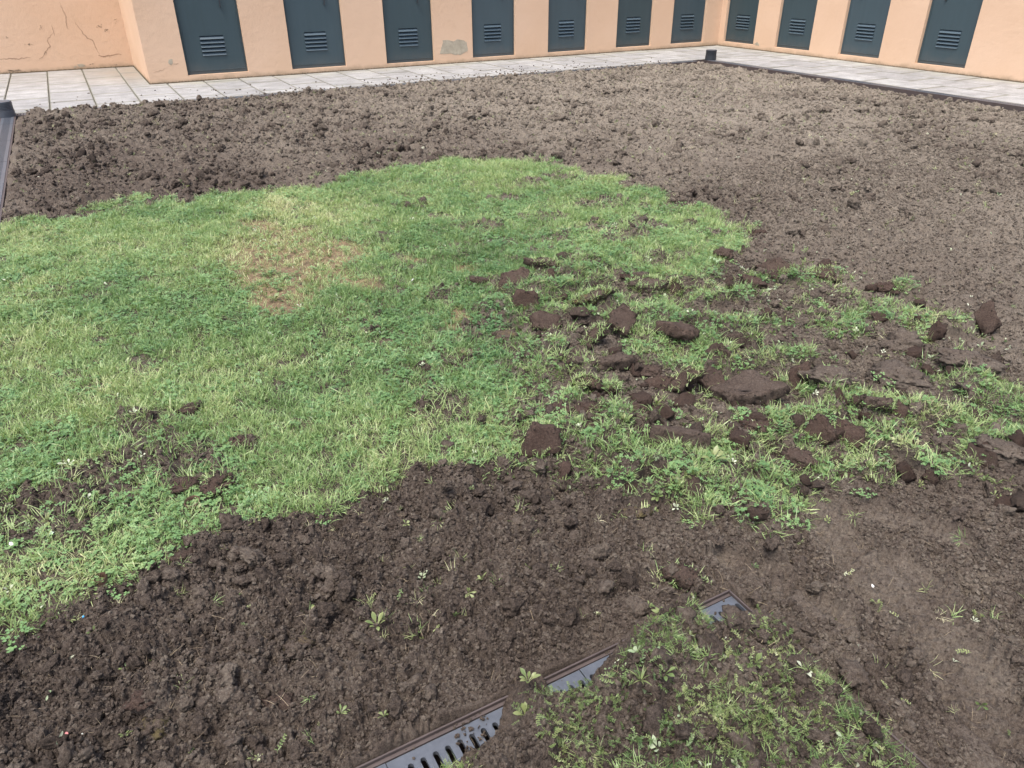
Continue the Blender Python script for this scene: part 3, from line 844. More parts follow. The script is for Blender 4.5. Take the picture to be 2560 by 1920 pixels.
GR_L, RIM = 0.498, 0.014
GR_W = CH_W - 2 * RIM - 0.004
GRM = grating_mesh(GR_L, GR_W)
CHM = {}
def channel(label, p0, ang, length, lipped=False):
    """channel running from p0 along ang; its bed-side edge is the local line y=0, the paving lies on +y"""
    t = empty('drainage_channel', (p0[0], p0[1], 0), ang)
    tag(t, label, 'drain', 'slotted drains round the bed')
    m = MB(); m.box(0, length, 0, RIM, -0.22, -0.004); m.box(0, length, CH_W - RIM, CH_W - 0.001, -0.22, -0.004)
    m.box(0, length, RIM, CH_W - RIM, -0.22, -0.13)
    obj('channel_body', m.mesh('channel_body', 0.0), MAT['rim'], t)
    if lipped:
        lip = MB(); lip.box(0, length, 0.0015, 0.006, -0.004, 0.006)
        obj('edge_lip', lip.mesh('edge_lip', 0.0012), MAT['rim'], t)
    n = int(length / 0.5)
    for i in range(n):
        o = obj('grating', GRM, MAT['grate'], t, (i * 0.5, RIM + 0.002, (-0.006 if lipped else -0.002) + random.uniform(-0.001, 0.001)))
    return t
channel('slotted drain along the foot of the back paving', (LEFT_X, SOIL_Y), 0, SOIL_X - LEFT_X + CH_W)
channel('slotted drain beside the paving on the right, above the sunken soil', (SOIL_X, SOIL_Y - 0.002), -math.pi / 2, 10.0)
channel('slotted drain running down the left edge of the bed', (LEFT_X, 0.9), math.pi / 2, SOIL_Y - 0.9 - 0.002)
c4 = channel('nearest slotted drain, half buried under the foreground heap', (FRONT_X, FRONT_Y), math.pi, FRONT_X - LEFT_X, True)
channel('drain edge on the right of the foreground heap, almost buried', (FRONT_X, FRONT_Y - CH_W - 0.002), -math.pi / 2, 2.0, True)
# corner return of the lip at the foreground corner
lip = MB(); lip.box(0.0015, 0.006, 0.0065, CH_W - 0.006, -0.004, 0.006)
obj('edge_lip', lip.mesh('edge_lip', 0.0012), MAT['rim'], c4)

def pipe_stub(label, loc, r, h, mat='rubber'):
    prof = [(0, 0.0)]
    V, Fc = [], []; n = 40
    rings = [(r * 1.04, -0.05)]
    z = 0.0
    nr = 5
    rings += [(r * 1.04, h * 0.42), (r * 0.99, h * 0.44)]
    for i in range(nr):
        z = h * (0.46 + 0.54 * i / nr); dz = h * 0.54 / nr
        rings += [(r, z), (r * 1.02, z + dz * 0.25), (r * 1.02, z + dz * 0.55), (r * 0.965, z + dz * 0.65), (r * 0.965, z + dz * 0.95)]
    rings += [(r, h), (r * 1.0, h + 0.006), (r * 0.93, h + 0.009), (r * 0.9, h + 0.004)]
    for q, z in rings:
        for k in range(n): t = 2 * math.pi * k / n; V.append((q * math.cos(t), q * math.sin(t), z))
    for i in range(len(rings) - 1):
        for k in range(n): j = (k + 1) % n; Fc.append((i * n + k, i * n + j, (i + 1) * n + j, (i + 1) * n + k))
    t = empty('pipe_stub', loc); tag(t, label, 'pipe', 'ribbed pipe stubs at the bed corners')
    me = bpy.data.meshes.new('ribbed_body'); me.from_pydata(V, [], Fc); me.update()
    obj('ribbed_body', me, MAT[mat], t)
    cv = bpy.data.meshes.new('lid'); cv.from_pydata([(r * 0.9 * math.cos(2 * math.pi * k / n), r * 0.9 * math.sin(2 * math.pi * k / n), h + 0.004) for k in range(n)], [], [tuple(range(n))]); cv.update()
    obj('lid', cv, MAT['grate'], t)
pipe_stub('black ribbed pipe stub at the far corner of the bed', (SOIL_X + 0.13, SOIL_Y + 0.06, 0), 0.090, 0.145)
pipe_stub('grey ribbed pipe stub at the left corner of the bed', (LEFT_X - 0.115, SOIL_Y + 0.02, 0), 0.115, 0.150, 'grate')

# ------------------------------------------------------------------ plant and clod pieces
def blade(V, Fc, bx, by, bz, az, a0, a1, L, w, seg=3, wid=(1, .95, .7, .0)):
    n = len(V); x, y, z = bx, by, bz
    sx, sy = -math.sin(az), math.cos(az)
    for i in range(seg + 1):
        ww = w * wid[min(i * 3 // seg, 3)] / 2
        if i == seg: V.append((x, y, z))
        else: V.append((x - sx * ww, y - sy * ww, z)); V.append((x + sx * ww, y + sy * ww, z))
        a = a0 + (a1 - a0) * i / max(1, seg - 1)
        dl = L / seg
        x += math.cos(az) * math.sin(a) * dl; y += math.sin(az) * math.sin(a) * dl; z += math.cos(a) * dl
    for i in range(seg - 1): Fc.append((n + 2 * i, n + 2 * i + 1, n + 2 * i + 3, n + 2 * i + 2))
    Fc.append((n + 2 * seg - 2, n + 2 * seg - 1, n + 2 * seg))
    return (x, y, z)

def broad_leaf(V, Fc, bx, by, bz, az, a0, a1, L, w, prof, fold=0.25):
    """leaf with a midrib and two halves"""
    n = len(V); x, y, z = bx, by, bz; sx, sy = -math.sin(az), math.cos(az); k = len(prof)
    for i, pw in enumerate(prof):
        ww = w * pw / 2; lift = fold * ww
        V += [(x - sx * ww, y - sy * ww, z + lift), (x, y, z), (x + sx * ww, y + sy * ww, z + lift)]
        a = a0 + (a1 - a0) * i / (k - 1); dl = L / (k - 1)
        x += math.cos(az) * math.sin(a) * dl; y += math.sin(az) * math.sin(a) * dl; z += math.cos(a) * dl
    for i in range(k - 1):
        b = n + 3 * i; Fc.append((b, b + 1, b + 4, b + 3)); Fc.append((b + 1, b + 2, b + 5, b + 4))

def tuft(rnd, n, rad, lmin, lmax, w, lean=(0.3, 1.3)):
    V, Fc = [], []
    for i in range(n):
        q = rad * math.sqrt(rnd.random()); t = rnd.random() * 6.283
        az = t + rnd.gauss(0, 1.0); a0 = rnd.uniform(*lean) * 0.6
        blade(V, Fc, q * math.cos(t), q * math.sin(t), -0.006, az, a0, a0 + rnd.uniform(0.2, 1.2), rnd.uniform(lmin, lmax), w * rnd.uniform(.7, 1.3))
    return V, Fc

def clover(rnd, n, rad, h0, h1, ls):
    V, Fc = [], []
    for i in range(n):
        q = rad * math.sqrt(rnd.random()); t = rnd.random() * 6.283; az = rnd.random() * 6.283
        x, y, z = blade(V, Fc, q * math.cos(t), q * math.sin(t), -0.005, az, 0.1, rnd.uniform(0.2, 0.8), rnd.uniform(h0, h1), 0.0013, 2, (1, 1, 1, 1))
        tilt = rnd.uniform(-0.15, 0.35); rot = rnd.random() * 6.283; s = ls * rnd.uniform(.7, 1.25)
        for k in range(3):
            a = rot + k * 2.094 + rnd.uniform(-.15, .15); n0 = len(V); c, sn = math.cos(a), math.sin(a)
            for u, v in ((0.0, 0.0), (0.42, 0.36), (0.86, 0.44), (0.92, 0.0), (0.86, -0.44), (0.42, -0.36)):
                zz = z + s * (0.10 * u + 0.22 * abs(v) - tilt * 0.35 * u * u)
                V.append((x + s * (u * c - v * sn), y + s * (u * sn + v * c), zz))
            Fc.append((n0, n0 + 1, n0 + 2, n0 + 3)); Fc.append((n0, n0 + 3, n0 + 4, n0 + 5))
    return V, Fc

SPOON = (0.16, 0.18, 0.35, 0.8, 1.0, 0.72, 0.05)
LANCE = (0.2, 0.5, 0.9, 1.0, 0.75, 0.05)
def rosette(rnd, n, l0, l1, w, prof=SPOON, flat=(0.9, 1.5)):
    V, Fc = [], []
    for i in range(n):
        az = 6.283 * i / n + rnd.gauss(0, .3); a = rnd.uniform(*flat)
        broad_leaf(V, Fc, 0.004 * math.cos(az), 0.004 * math.sin(az), 0.002, az, a * 0.55, a * 1.15, rnd.uniform(l0, l1), w * rnd.uniform(.75, 1.2), prof)
    return V, Fc

def sprig(rnd, L, pairs, leaf):
    """a stem lying about with small leaves along it"""
    V, Fc = [], []
    az = 0; x = y = 0; z = 0.006; up = rnd.uniform(0.15, 0.6); pts = []
    for i in range(pairs + 1):
        pts.append((x, y, z)); az += rnd.gauss(0, .35); dl = L / pairs
        x += math.cos(az) * math.cos(up) * dl; y += math.sin(az) * math.cos(up) * dl; z += math.sin(up) * dl; up *= 0.85
    for i in range(pairs):
        p, q = pts[i], pts[i + 1]; d = Vector(q) - Vector(p); s = d.cross(Vector((0, 0, 1))).normalized() * 0.0009
        n = len(V); V += [tuple(Vector(p) - s), tuple(Vector(p) + s), tuple(Vector(q) + s), tuple(Vector(q) - s)]; Fc.append((n, n + 1, n + 2, n + 3))
        for sg in (-1, 1):
            a = math.atan2(d.y, d.x) + sg * rnd.uniform(.6, 1.5)
            broad_leaf(V, Fc, *q, a, rnd.uniform(.7, 1.4), rnd.uniform(1.2, 1.9), leaf * rnd.uniform(.7, 1.3), leaf * 0.5 * rnd.uniform(.7, 1.2), (0.15, 0.7, 1.0, 0.7, 0.05), 0.2)
    return V, Fc

def py_mesh(name, VF, mat, smooth=True):
    me = bpy.data.meshes.new(name); me.from_pydata(VF[0], [], VF[1]); me.update()
    me.materials.append(mat)
    if smooth: me.polygons.foreach_set('use_smooth', np.ones(len(me.polygons), bool))
    return me

def sources(name, meshes):
    """pieces for scattering; kept out of the scene itself"""
    c = bpy.data.collections.new(name)
    for i, me in enumerate(meshes):
        o = bpy.data.objects.new('%s_%02d' % (name, i), me); c.objects.link(o)
    return c

def scatter(name, coll, P, rot, scl, idx, attrs, label, cat):
    me = bpy.data.meshes.new(name); P = np.asarray(P, np.float32)
    me.vertices.add(len(P)); me.vertices.foreach_set('co', P.ravel())
    a = me.attributes.new('rot', 'FLOAT_VECTOR', 'POINT'); a.data.foreach_set('vector', np.asarray(rot, np.float32).ravel())
    a = me.attributes.new('scl', 'FLOAT_VECTOR', 'POINT'); a.data.foreach_set('vector', np.asarray(scl, np.float32).ravel())
    a = me.attributes.new('idx', 'INT', 'POINT'); a.data.foreach_set('value', np.asarray(idx, np.int32))
    for k, v in attrs.items():
        a = me.attributes.new(k, 'FLOAT', 'POINT'); a.data.foreach_set('value', np.asarray(v, np.float32))
    me.update()
    ng = bpy.data.node_groups.new(name, 'GeometryNodeTree')
    ng.interface.new_socket('Geometry', in_out='INPUT', socket_type='NodeSocketGeometry')
    ng.interface.new_socket('Geometry', in_out='OUTPUT', socket_type='NodeSocketGeometry')
    N, Lk = ng.nodes, ng.links
    gi, go = N.new('NodeGroupInput'), N.new('NodeGroupOutput')
    ip = N.new('GeometryNodeInstanceOnPoints'); ci = N.new('GeometryNodeCollectionInfo')
    ci.inputs['Collection'].default_value = coll; ci.inputs['Separate Children'].default_value = True; ci.inputs['Reset Children'].default_value = True
    def na(nm, t):
        n = N.new('GeometryNodeInputNamedAttribute'); n.data_type = t; n.inputs['Name'].default_value = nm
        return next(o for o in n.outputs if o.enabled and o.name == 'Attribute')
    er = N.new('FunctionNodeEulerToRotation')
    Lk.new(na('rot', 'FLOAT_VECTOR'), er.inputs[0])
    Lk.new(gi.outputs[0], ip.inputs['Points']); Lk.new(ci.outputs[0], ip.inputs['Instance'])
    ip.inputs['Pick Instance'].default_value = True
    Lk.new(na('idx', 'INT'), ip.inputs['Instance Index']); Lk.new(er.outputs[0], ip.inputs['Rotation']); Lk.new(na('scl', 'FLOAT_VECTOR'), ip.inputs['Scale'])
    Lk.new(ip.outputs[0], go.inputs[0])
    o = obj(name, me)
    md = o.modifiers.new('scatter', 'NODES'); md.node_group = ng
    tag(o, label, cat, kind='stuff')
    return o

# unit icosphere for clods and sods
def ico(sub):
    bm = bmesh.new(); bmesh.ops.create_icosphere(bm, subdivisions=sub, radius=1.0)
    V = np.array([v.co[:] for v in bm.verts]); F = np.array([[v.index for v in f.verts] for f in bm.faces]); bm.free()
    return V, F
ICO2, ICO3, ICO4 = ico(2), ico(3), ico(4)

def clod_mesh(name, seed, base, mat, smooth=True):
    V, F = base; V = V.copy()
    V *= np.array([1.0, 0.8, 0.62])
    n = V / np.linalg.norm(V, axis=1, keepdims=True)
    s = seed * 13.7
    d = 0
    for fq, am in ((1.3, 0.36), (2.8, 0.26), (5.5, 0.20), (10.0, 0.15), (19.0, 0.09)):
        d = d + am * vnoise3(n[:, 0] * fq + s, n[:, 1] * fq - s, n[:, 2] * fq, seed + int(fq * 3))
    V = V * (1 + d)[:, None]
    me = mesh_np(name, V, F, smooth); me.materials.append(mat)
    return me

# ------------------------------------------------------------------ sods: turned-over slabs of lawn
def sod_mesh(seed, L, D, T, box=0.55, rough=1.0, big=True):
    V, F = ICO4 if big else ICO3
    V = V.copy(); r = np.random.default_rng(seed)
    ang = np.arctan2(V[:, 1], V[:, 0]); rad = np.hypot(V[:, 0], V[:, 1])
    k = r.uniform(0.35, 0.5)
    zz = np.sign(V[:, 2]) * np.abs(V[:, 2]) ** 0.32
    rr_ = np.minimum(1, rad ** 0.36)
    # broken outline of straight edges
    m_ = r.integers(4, 7); ea = np.sort((np.arange(m_) + r.uniform(-0.28, 0.28, m_)) * 6.2832 / m_) + k; ed = r.uniform(0.74, 1.0, m_)
    outl = np.full(len(V), 1.25)
    for e_, d_ in zip(ea, ed):
        c_ = np.cos(ang - e_); outl = np.minimum(outl, np.where(c_ > 0.15, d_ / np.maximum(c_, 0.15), 9))
    outl = outl * (1 + 0.10 * vnoise(np.cos(ang) * 2.2 + seed, np.sin(ang) * 2.2, seed) + 0.08 * vnoise(np.cos(ang) * 6.5 + seed, np.sin(ang) * 6.5, seed + 3))
    x = np.cos(ang) * rr_ * outl * L / 2; y = np.sin(ang) * rr_ * outl * D / 2
    th = T / 2 * (1 + 0.35 * vnoise(x / L * 3 + seed, y / L * 3, seed + 4))
    z = zz * th + 0.10 * T * vnoise(x * 18 + seed, y * 18, seed + 6)
    P = np.stack([x, y, z], 1)
    nrm = P / np.maximum(1e-6, np.linalg.norm(P * np.array([1 / L, 1 / D, 1 / T]), axis=1, keepdims=True)) 
    n = np.stack([x / (L * L), y / (D * D), z / (T * T)], 1); n /= np.linalg.norm(n, axis=1, keepdims=True) + 1e-9
    side = 0.28 + 0.95 * (1 - np.abs(n[:, 2])) ** 1.5
    d = 0.012 * vnoise3(x * 45 + seed, y * 45, z * 45, seed + 7) + 0.010 * vnoise3(x * 110, y * 110 + seed, z * 110, seed + 8) + 0.007 * vnoise3(x * 230, y * 260, z * 260 + seed, seed + 9)
    P = P + n * (d * rough * side)[:, None]
    return P, F

def make_sod(entry, seed):
    (fx, fy), wpx, hpx, kind, ang, mat, grass, label = entry
    p = at(fx, fy)
    dist = math.sqrt(p.x ** 2 + p.y ** 2 + CAM_H ** 2); pix = dist / F_PX
    dep = math.asin(CAM_H / dist)                        # how steeply the camera looks down on it
    L = wpx * pix
    head = math.atan2(p.y, p.x) - math.pi / 2            # x axis of the sod lies across the view
    rnd = random.Random(seed)
    if kind == 'flat':
        T = max(0.032, min(0.055, 0.28 * L)); D = max(0.06, (hpx * pix - 0.4 * T) / math.sin(dep + 0.15)); D = min(D, 1.1 * L)
        rot = Euler((rnd.choice((-1, 1, 1)) * rnd.uniform(0.10, 0.30), rnd.uniform(-.25, .25), 0)); rough = 1.1
    elif kind == 'up':
        T = max(0.03, 0.035 + 0.1 * L); D = hpx * pix * 1.05
        rot = Euler((rnd.uniform(0.95, 1.25), rnd.uniform(-.15, .15), 0)); rough = 0.8
    elif kind == 'tilt':
        T = 0.04; D = hpx * pix / math.sin(dep + 0.5)
        rot = Euler((0.62 + rnd.uniform(-.12, .2), rnd.uniform(-.25, .25), 0)); rough = 1.0
    else:                                                # mound
        T = hpx * pix * 0.75; D = L * 0.8; rot = Euler((rnd.uniform(-.1, .1), rnd.uniform(-.1, .1), 0)); rough = 1.5
    P, F = sod_mesh(seed, L, D, T, rough=rough, big=(wpx > 55))
    if kind == 'mound':
        P, F = ICO4[0].copy(), ICO4[1]; d = 0; sd = seed * 3.7
        for fq, am in ((1.4, 0.30), (2.9, 0.24), (5.5, 0.20), (11.0, 0.15), (20.0, 0.10)):
            d = d + am * vnoise3(P[:, 0] * fq + sd, P[:, 1] * fq - sd, P[:, 2] * fq, seed + int(fq * 3))
        P = P * (1 + d)[:, None] * np.array([L * 0.52, D * 0.5, T * 0.5])
    if kind == 'mound_': P[:, 2] = np.where(P[:, 2] > 0, P[:, 2] * (1 - 0.35 * (np.hypot(P[:, 0] / L, P[:, 1] / D) * 2) ** 2), P[:, 2])
    R = (Euler((0, 0, math.radians(ang))).to_matrix() if kind != 'up' and kind != 'tilt' else Matrix.Identity(3)) @ rot.to_matrix()
    if kind in ('up', 'tilt'): R = Euler((0, math.radians(-ang), 0)).to_matrix() @ rot.to_matrix()
    P = P @ np.array(R).T
    gz = float(ground_z(p.x, p.y)[0])
    base = P[:, 2].min(); lift = -base - (0.022 if kind != 'mound' else 0.45 * T)
    if kind == 'flat': lift = -base - 0.008
    t = empty('turf_sod', (p.x, p.y, max(gz, -0.01)), head)
    tag(t, label, 'sod', 'overturned sods in the broken lawn')
    P[:, 2] += lift
    obj('earth_slab', mesh_np('earth_slab', P, F), MAT[mat], t)
    if grass:
        V, Fc = [], []; idx = np.random.default_rng(seed + 1).permutation(len(P))
        ctr = P.mean(0); up = np.array(R)[:, 2]
        rel = (P - ctr) @ np.array(R)
        if grass == 'top': ok = [i for i in idx if rel[i, 2] > 0.1 * T and abs(rel[i, 0]) < 0.48 * L]
        else: ok = [i for i in idx if rel[i, 2] < -0.05 * T or P[i, 2] < 0.25 * P[:, 2].max()]
        for i in ok[:int(60 if grass == 'top' else 36)]:
            for q in range(3):
                blade(V, Fc, P[i, 0] + rnd.gauss(0, .006), P[i, 1] + rnd.gauss(0, .006), P[i, 2] - 0.003, rnd.random() * 6.28, rnd.uniform(.2, .9), rnd.uniform(.8, 1.9), rnd.uniform(.015, .042), 0.0026 * rnd.uniform(.7, 1.3))
        me = py_mesh('grass_fringe', (V, Fc), MAT['grass_t'])
        a = me.attributes.new('tint', 'FLOAT', 'POINT'); a.data.foreach_set('value', np.random.default_rng(seed + 2).uniform(0.2, 0.75, len(V)).astype(np.float32))
        obj('grass_fringe', me, None, t)
    return t

MAT['grass_t'] = make_leaf('grass_blade_on_sod', GR, tint='GEOMETRY')
A = lambda x, y: (1100 + x / 2.765, 600 + y / 2.765)
B = lambda x, y: (1760 + x / 2.765, 600 + y / 2.765)
C_ = lambda x, y: (0 + x / 2.765, 900 + y / 2.765)
D_ = lambda x, y: (1000 + x / 3.16, 1100 + y / 3.16)
E_ = lambda x, y: (0 + x / 2.765, 1400 + y / 2.765)
q = 1 / 2.765
SODS = [
    (A(280, 290), 130*q, 62*q, 'flat', 8, 'sod_mid', None, 'small flat sod lying alone at the left edge of the broken strip'),
    (A(520, 345), 245*q, 150*q, 'tilt', 10, 'sod_mid', 'rim', 'broad domed brown sod, largest of the group at the upper left of the strip'),
    (A(750, 345), 150*q, 62*q, 'flat', -8, 'sod_mid', 'rim', 'flat sod just right of the broad domed one'),
    (A(720, 205), 230*q, 55*q, 'flat', -6, 'sod_dry', 'top', 'thin grass-topped sod farthest back behind the domed one'),
    (A(600, 510), 185*q, 150*q, 'up', 6, 'sod_dark', 'rim', 'dark rounded sod standing on edge below the domed one'),
    (A(730, 625), 240*q, 130*q, 'tilt', -16, 'sod_mid', 'rim', 'brown sod leaning right beneath the dark rounded one'),
    (A(455, 680), 190*q, 80*q, 'flat', 8, 'sod_moss', 'rim', 'orange mossy sod lying among clover at the left of the strip'),
    (A(1070, 760), 280*q, 85*q, 'tilt', 48, 'sod_mid', 'top', 'long narrow sod leaning diagonally in the middle of the strip'),
    (A(1255, 670), 200*q, 190*q, 'tilt', -14, 'sod_mid', 'rim', 'tall brown sod just right of the long diagonal one'),
    (A(1430, 350), 230*q, 95*q, 'flat', 22, 'sod_dry', 'top', 'crumbling sod with grass over it near the back of the strip'),
    (A(1625, 350), 85*q, 140*q, 'up', 12, 'sod_dark', 'top', 'narrow dark sod upright at the back of the strip'),
    (A(1390, 260), 120*q, 85*q, 'flat', 0, 'sod_dry', 'rim', 'small pale sod beside a bright green tussock at the back'),
    (A(1050, 500), 290*q, 62*q, 'tilt', 26, 'sod_moss', 'top', 'mossy sod sloping up to the right above the diagonal one'),
    (A(1650, 720), 300*q, 130*q, 'flat', 6, 'sod_mid', None, 'wide cracked flat sod right of centre in the strip'),
    (A(2070, 720), 280*q, 75*q, 'flat', -3, 'sod_dry', None, 'low flat sod with shallow ridges, right of the cracked one'),
    (A(1190, 890), 280*q, 70*q, 'flat', 4, 'sod_dry', 'rim', 'pale flat sod below the long diagonal one'),
    (A(1470, 915), 170*q, 85*q, 'mound', 0, 'sod_mid', None, 'rounded clump right of the pale flat sod'),
    (A(1000, 1025), 200*q, 80*q, 'tilt', 0, 'sod_dark', 'top', 'dark sod with weeds hanging over its edge, left of centre'),
    (A(1180, 1045), 110*q, 90*q, 'mound', 0, 'sod_dark', 'top', 'small dark clump touching the weedy sod'),
    (A(1520, 1010), 210*q, 95*q, 'tilt', 22, 'sod_dark', None, 'upper slab of the pair leaning together in the middle'),
    (A(1660, 1040), 330*q, 90*q, 'tilt', 27, 'sod_mid', 'top', 'long lower slab of the pair leaning together in the middle'),
    (A(1880, 990), 190*q, 150*q, 'tilt', -20, 'sod_mid', 'rim', 'sod leaning against the right end of the leaning pair'),
    (A(805, 1180), 175*q, 125*q, 'mound', 0, 'sod_dark', 'rim', 'leftmost of three dark clumps in a row'),
    (A(1030, 1170), 175*q, 120*q, 'mound', 0, 'sod_dark', 'rim', 'middle one of three dark clumps in a row'),
    (A(1340, 1165), 160*q, 105*q, 'mound', 0, 'sod_dark', 'rim', 'rightmost of three dark clumps in a row'),
    (A(700, 1450), 270*q, 225*q, 'up', -34, 'sod_dark', 'rim', 'large dark reddish sod standing on edge at the tip of the turned soil'),
    (A(850, 1610), 75*q, 125*q, 'up', -12, 'sod_dark', None, 'small upright chunk at the foot of the large reddish sod'),
    (A(1650, 1440), 385*q, 120*q, 'flat', -3, 'sod_dry', 'rim', 'long flat pale sod right of the large reddish one'),
    (A(1960, 110), 130*q, 100*q, 'mound', -20, 'sod_mid', 'rim', 'small clump at the far end of the broken strip'),
    (B(480, 245), 195*q, 115*q, 'tilt', 6, 'sod_mid', 'rim', 'boxy brown sod near the far right end of the strip'),
    (B(330, 305), 185*q, 62*q, 'flat', 2, 'sod_dark', None, 'dark ledge-like sod in front of the boxy one'),
    (B(850, 250), 220*q, 85*q, 'mound', 0, 'sod_dark', 'top', 'grass-crowned clump beside the bare soil on the right'),
    (B(310, 1100), 380*q, 200*q, 'flat', 8, 'sod_dry', 'rim', 'big pale flat sod with a pointed corner, right of the strip centre'),
    (B(640, 1000), 115*q, 195*q, 'up', -14, 'sod_dark', 'rim', 'tall narrow sod on edge right of the big pale one'),
    (B(850, 1050), 285*q, 130*q, 'mound', 0, 'sod_soil', 'rim', 'low domed clump right of the tall narrow sod'),
    (B(1350, 980), 285*q, 140*q, 'mound', 0, 'sod_soil', None, 'domed clump with a tyre print beside it'),
    (B(1380, 730), 240*q, 180*q, 'mound', 0, 'sod_soil', None, 'pointed mound of brown soil left of a green tussock'),
    (B(1930, 620), 125*q, 190*q, 'up', 18, 'sod_mid', None, 'upright sod beside the bare soil at the right'),
    (B(1790, 890), 280*q, 125*q, 'mound', 0, 'sod_soil', 'rim', 'upper of two broad mounds near the right edge'),
    (B(1900, 1080), 250*q, 130*q, 'mound', 0, 'sod_soil', 'rim', 'lower of two broad mounds near the right edge'),
    (B(785, 1375), 215*q, 185*q, 'up', 3, 'sod_dark', 'rim', 'left half of the broken dark block in the lower right of the strip'),
    (B(985, 1395), 225*q, 160*q, 'up', -8, 'sod_dark', 'rim', 'right half of the broken dark block in the lower right of the strip'),
    (B(650, 1515), 250*q, 100*q, 'flat', -4, 'sod_mid', 'rim', 'flat sod at the foot of the broken dark block'),
    (B(1150, 1230), 205*q, 85*q, 'flat', -4, 'sod_dry', 'rim', 'flat sod behind the broken dark block'),
    (B(1320, 1265), 85*q, 130*q, 'up', -20, 'sod_dark', None, 'narrow dark chunk on edge behind the broken block'),
    (B(1680, 1460), 155*q, 130*q, 'mound', 0, 'sod_soil', None, 'round clump with broad leaves at its side, right of the broken block'),
    (B(370, 1320), 205*q, 85*q, 'mound', 0, 'sod_dark', None, 'dark clump just below the big pale sod'),
    (B(1250, 370), 135*q, 100*q, 'mound', 0, 'sod_dark', None, 'crumbly clump at the rim of the raked soil'),
    (B(2030, 1580), 240*q, 100*q, 'mound', 0, 'sod_soil', None, 'wide heap of crumbs at the lower right of the strip'),
    ((1300 + 1880 / 3.16, 300 + 900 / 3.16), 36, 27, 'mound', 0, 'sod_dark', None, 'lone dark clump on the raked soil beyond the strip'),
    (D_(1815, 610), 265 / 3.16, 80 / 3.16, 'tilt', 26, 'sod_moss', 'rim', 'sloping mossy sod below the strip, above the near drain'),
    ((1600 + 280 * 0.3617, 1380 + 195 * 0.3617), 240 * 0.3617, 85 * 0.3617, 'flat', 4, 'sod_mid', 'rim', 'ledge of earth just behind the end of the near drain'),
    (C_(1315, 390), 115*q, 70*q, 'mound', 0, 'sod_dark', None, 'topmost dark clod in the left lawn'),
    (C_(1505, 910), 205*q, 115*q, 'mound', 0, 'sod_dark', 'rim', 'large crumbly clod in the left lawn above the sunk cup'),
    (C_(1290, 880), 160*q, 100*q, 'mound', 0, 'sod_dark', None, 'clod touching the large crumbly one in the left lawn'),
    (C_(1690, 600), 150*q, 85*q, 'mound', 0, 'sod_dark', None, 'solitary clod right of the bare patches in the left lawn'),
    (C_(1270, 1335), 190*q, 90*q, 'mound', 0, 'sod_mid', None, 'smooth clod at the left lawn edge over the turned soil'),
    (C_(1080, 475), 150*q, 60*q, 'mound', 0, 'sod_dark', None, 'flat clod left of the topmost one in the left lawn'),
    (E_(1005, 1030), 160*q, 110*q, 'mound', 0, 'sod_dark', None, 'squat dark clod at the bottom of the turned soil'),
    (E_(1040, 1170), 185*q, 165*q, 'mound', 0, 'sod_moss', None, 'mossy-sided clod at the bottom left of the turned soil'),
    (E_(2090, 610), 210*q, 130*q, 'tilt', 12, 'sod_moss', None, 'moss-capped block in the middle of the turned soil'),
    (E_(1930, 985), 185*q, 110*q, 'mound', 0, 'sod_mid', None, 'brown clod right of the bottom of the turned soil'),
]
for i, e in enumerate(SODS): make_sod(e, 100 + i)
# small broken pieces of turf lying between the big sods
FR = []
for i in range(8):
    P, F = sod_mesh(500 + i, 1.0, 0.72, 0.42, rough=0.0, big=False)
    nr = P / np.linalg.norm(P, axis=1, keepdims=True)
    P = P * (1 + 0.16 * vnoise3(P[:, 0] * 5 + i, P[:, 1] * 5, P[:, 2] * 5, 510 + i) + 0.12 * vnoise3(P[:, 0] * 12 + i, P[:, 1] * 12, P[:, 2] * 12, 520 + i))[:, None]
    me = mesh_np('turf_fragment', P, F); me.materials.append((MAT['sod_dark'], MAT['sod_mid'], MAT['sod_dark'], MAT['sod_dry'])[i % 4]); FR.append(me)
r_ = random.Random(77); n_ = 0
while n_ < 120:
    p = at(r_.uniform(1180, 2560), r_.uniform(640, 1330)); xx = np.array([p.x]); yy = np.array([p.y])
    l_, b_, ba_, s_, h_ = regions(xx, yy)
    if b_[0] < 0.5: continue
    o = obj('turf_fragment', FR[n_ % 8], None, None, (p.x, p.y, float(ground_z(p.x, p.y)[0]) + 0.012))
    k_ = r_.uniform(0.045, 0.105) * r_.uniform(0.7, 1.1); o.scale = (k_, k_, k_)
    o.rotation_euler = (r_.gauss(0, 0.6), r_.gauss(0, 0.5), r_.random() * 6.28)
    tag(o, 'small broken turf fragment lying between the larger sods', 'sod', 'small turf fragments in the broken strip'); n_ += 1

# ------------------------------------------------------------------ scattering
rnd = random.Random(21)
c_grass = sources('grass_piece', [py_mesh('grass_piece', tuft(rnd, 20, 0.032, 0.018, 0.050, 0.0023), MAT['grass']) for _ in range(8)])
c_long = sources('long_grass_piece', [py_mesh('long_grass_piece', tuft(rnd, 12, 0.022, 0.035, 0.085, 0.0026, (0.7, 1.6)), MAT['grass']) for _ in range(5)])
c_clov = sources('clover_piece', [py_mesh('clover_piece', clover(rnd, 12, 0.034, 0.005, 0.022, 0.0080), MAT['clover']) for _ in range(7)])
c_weed = sources('weed_piece', [py_mesh('weed_piece', rosette(rnd, rnd.randint(5, 9), 0.028, 0.055, 0.016), MAT['weed']) for _ in range(4)] +
                 [py_mesh('weed_piece', sprig(rnd, rnd.uniform(0.05, 0.11), 6, 0.017), MAT['weed']) for _ in range(6)])
c_pale = sources('pale_piece', [py_mesh('pale_piece', rosette(rnd, rnd.randint(1, 4), 0.014, 0.028, 0.010, LANCE), MAT['pale']) for _ in range(6)])
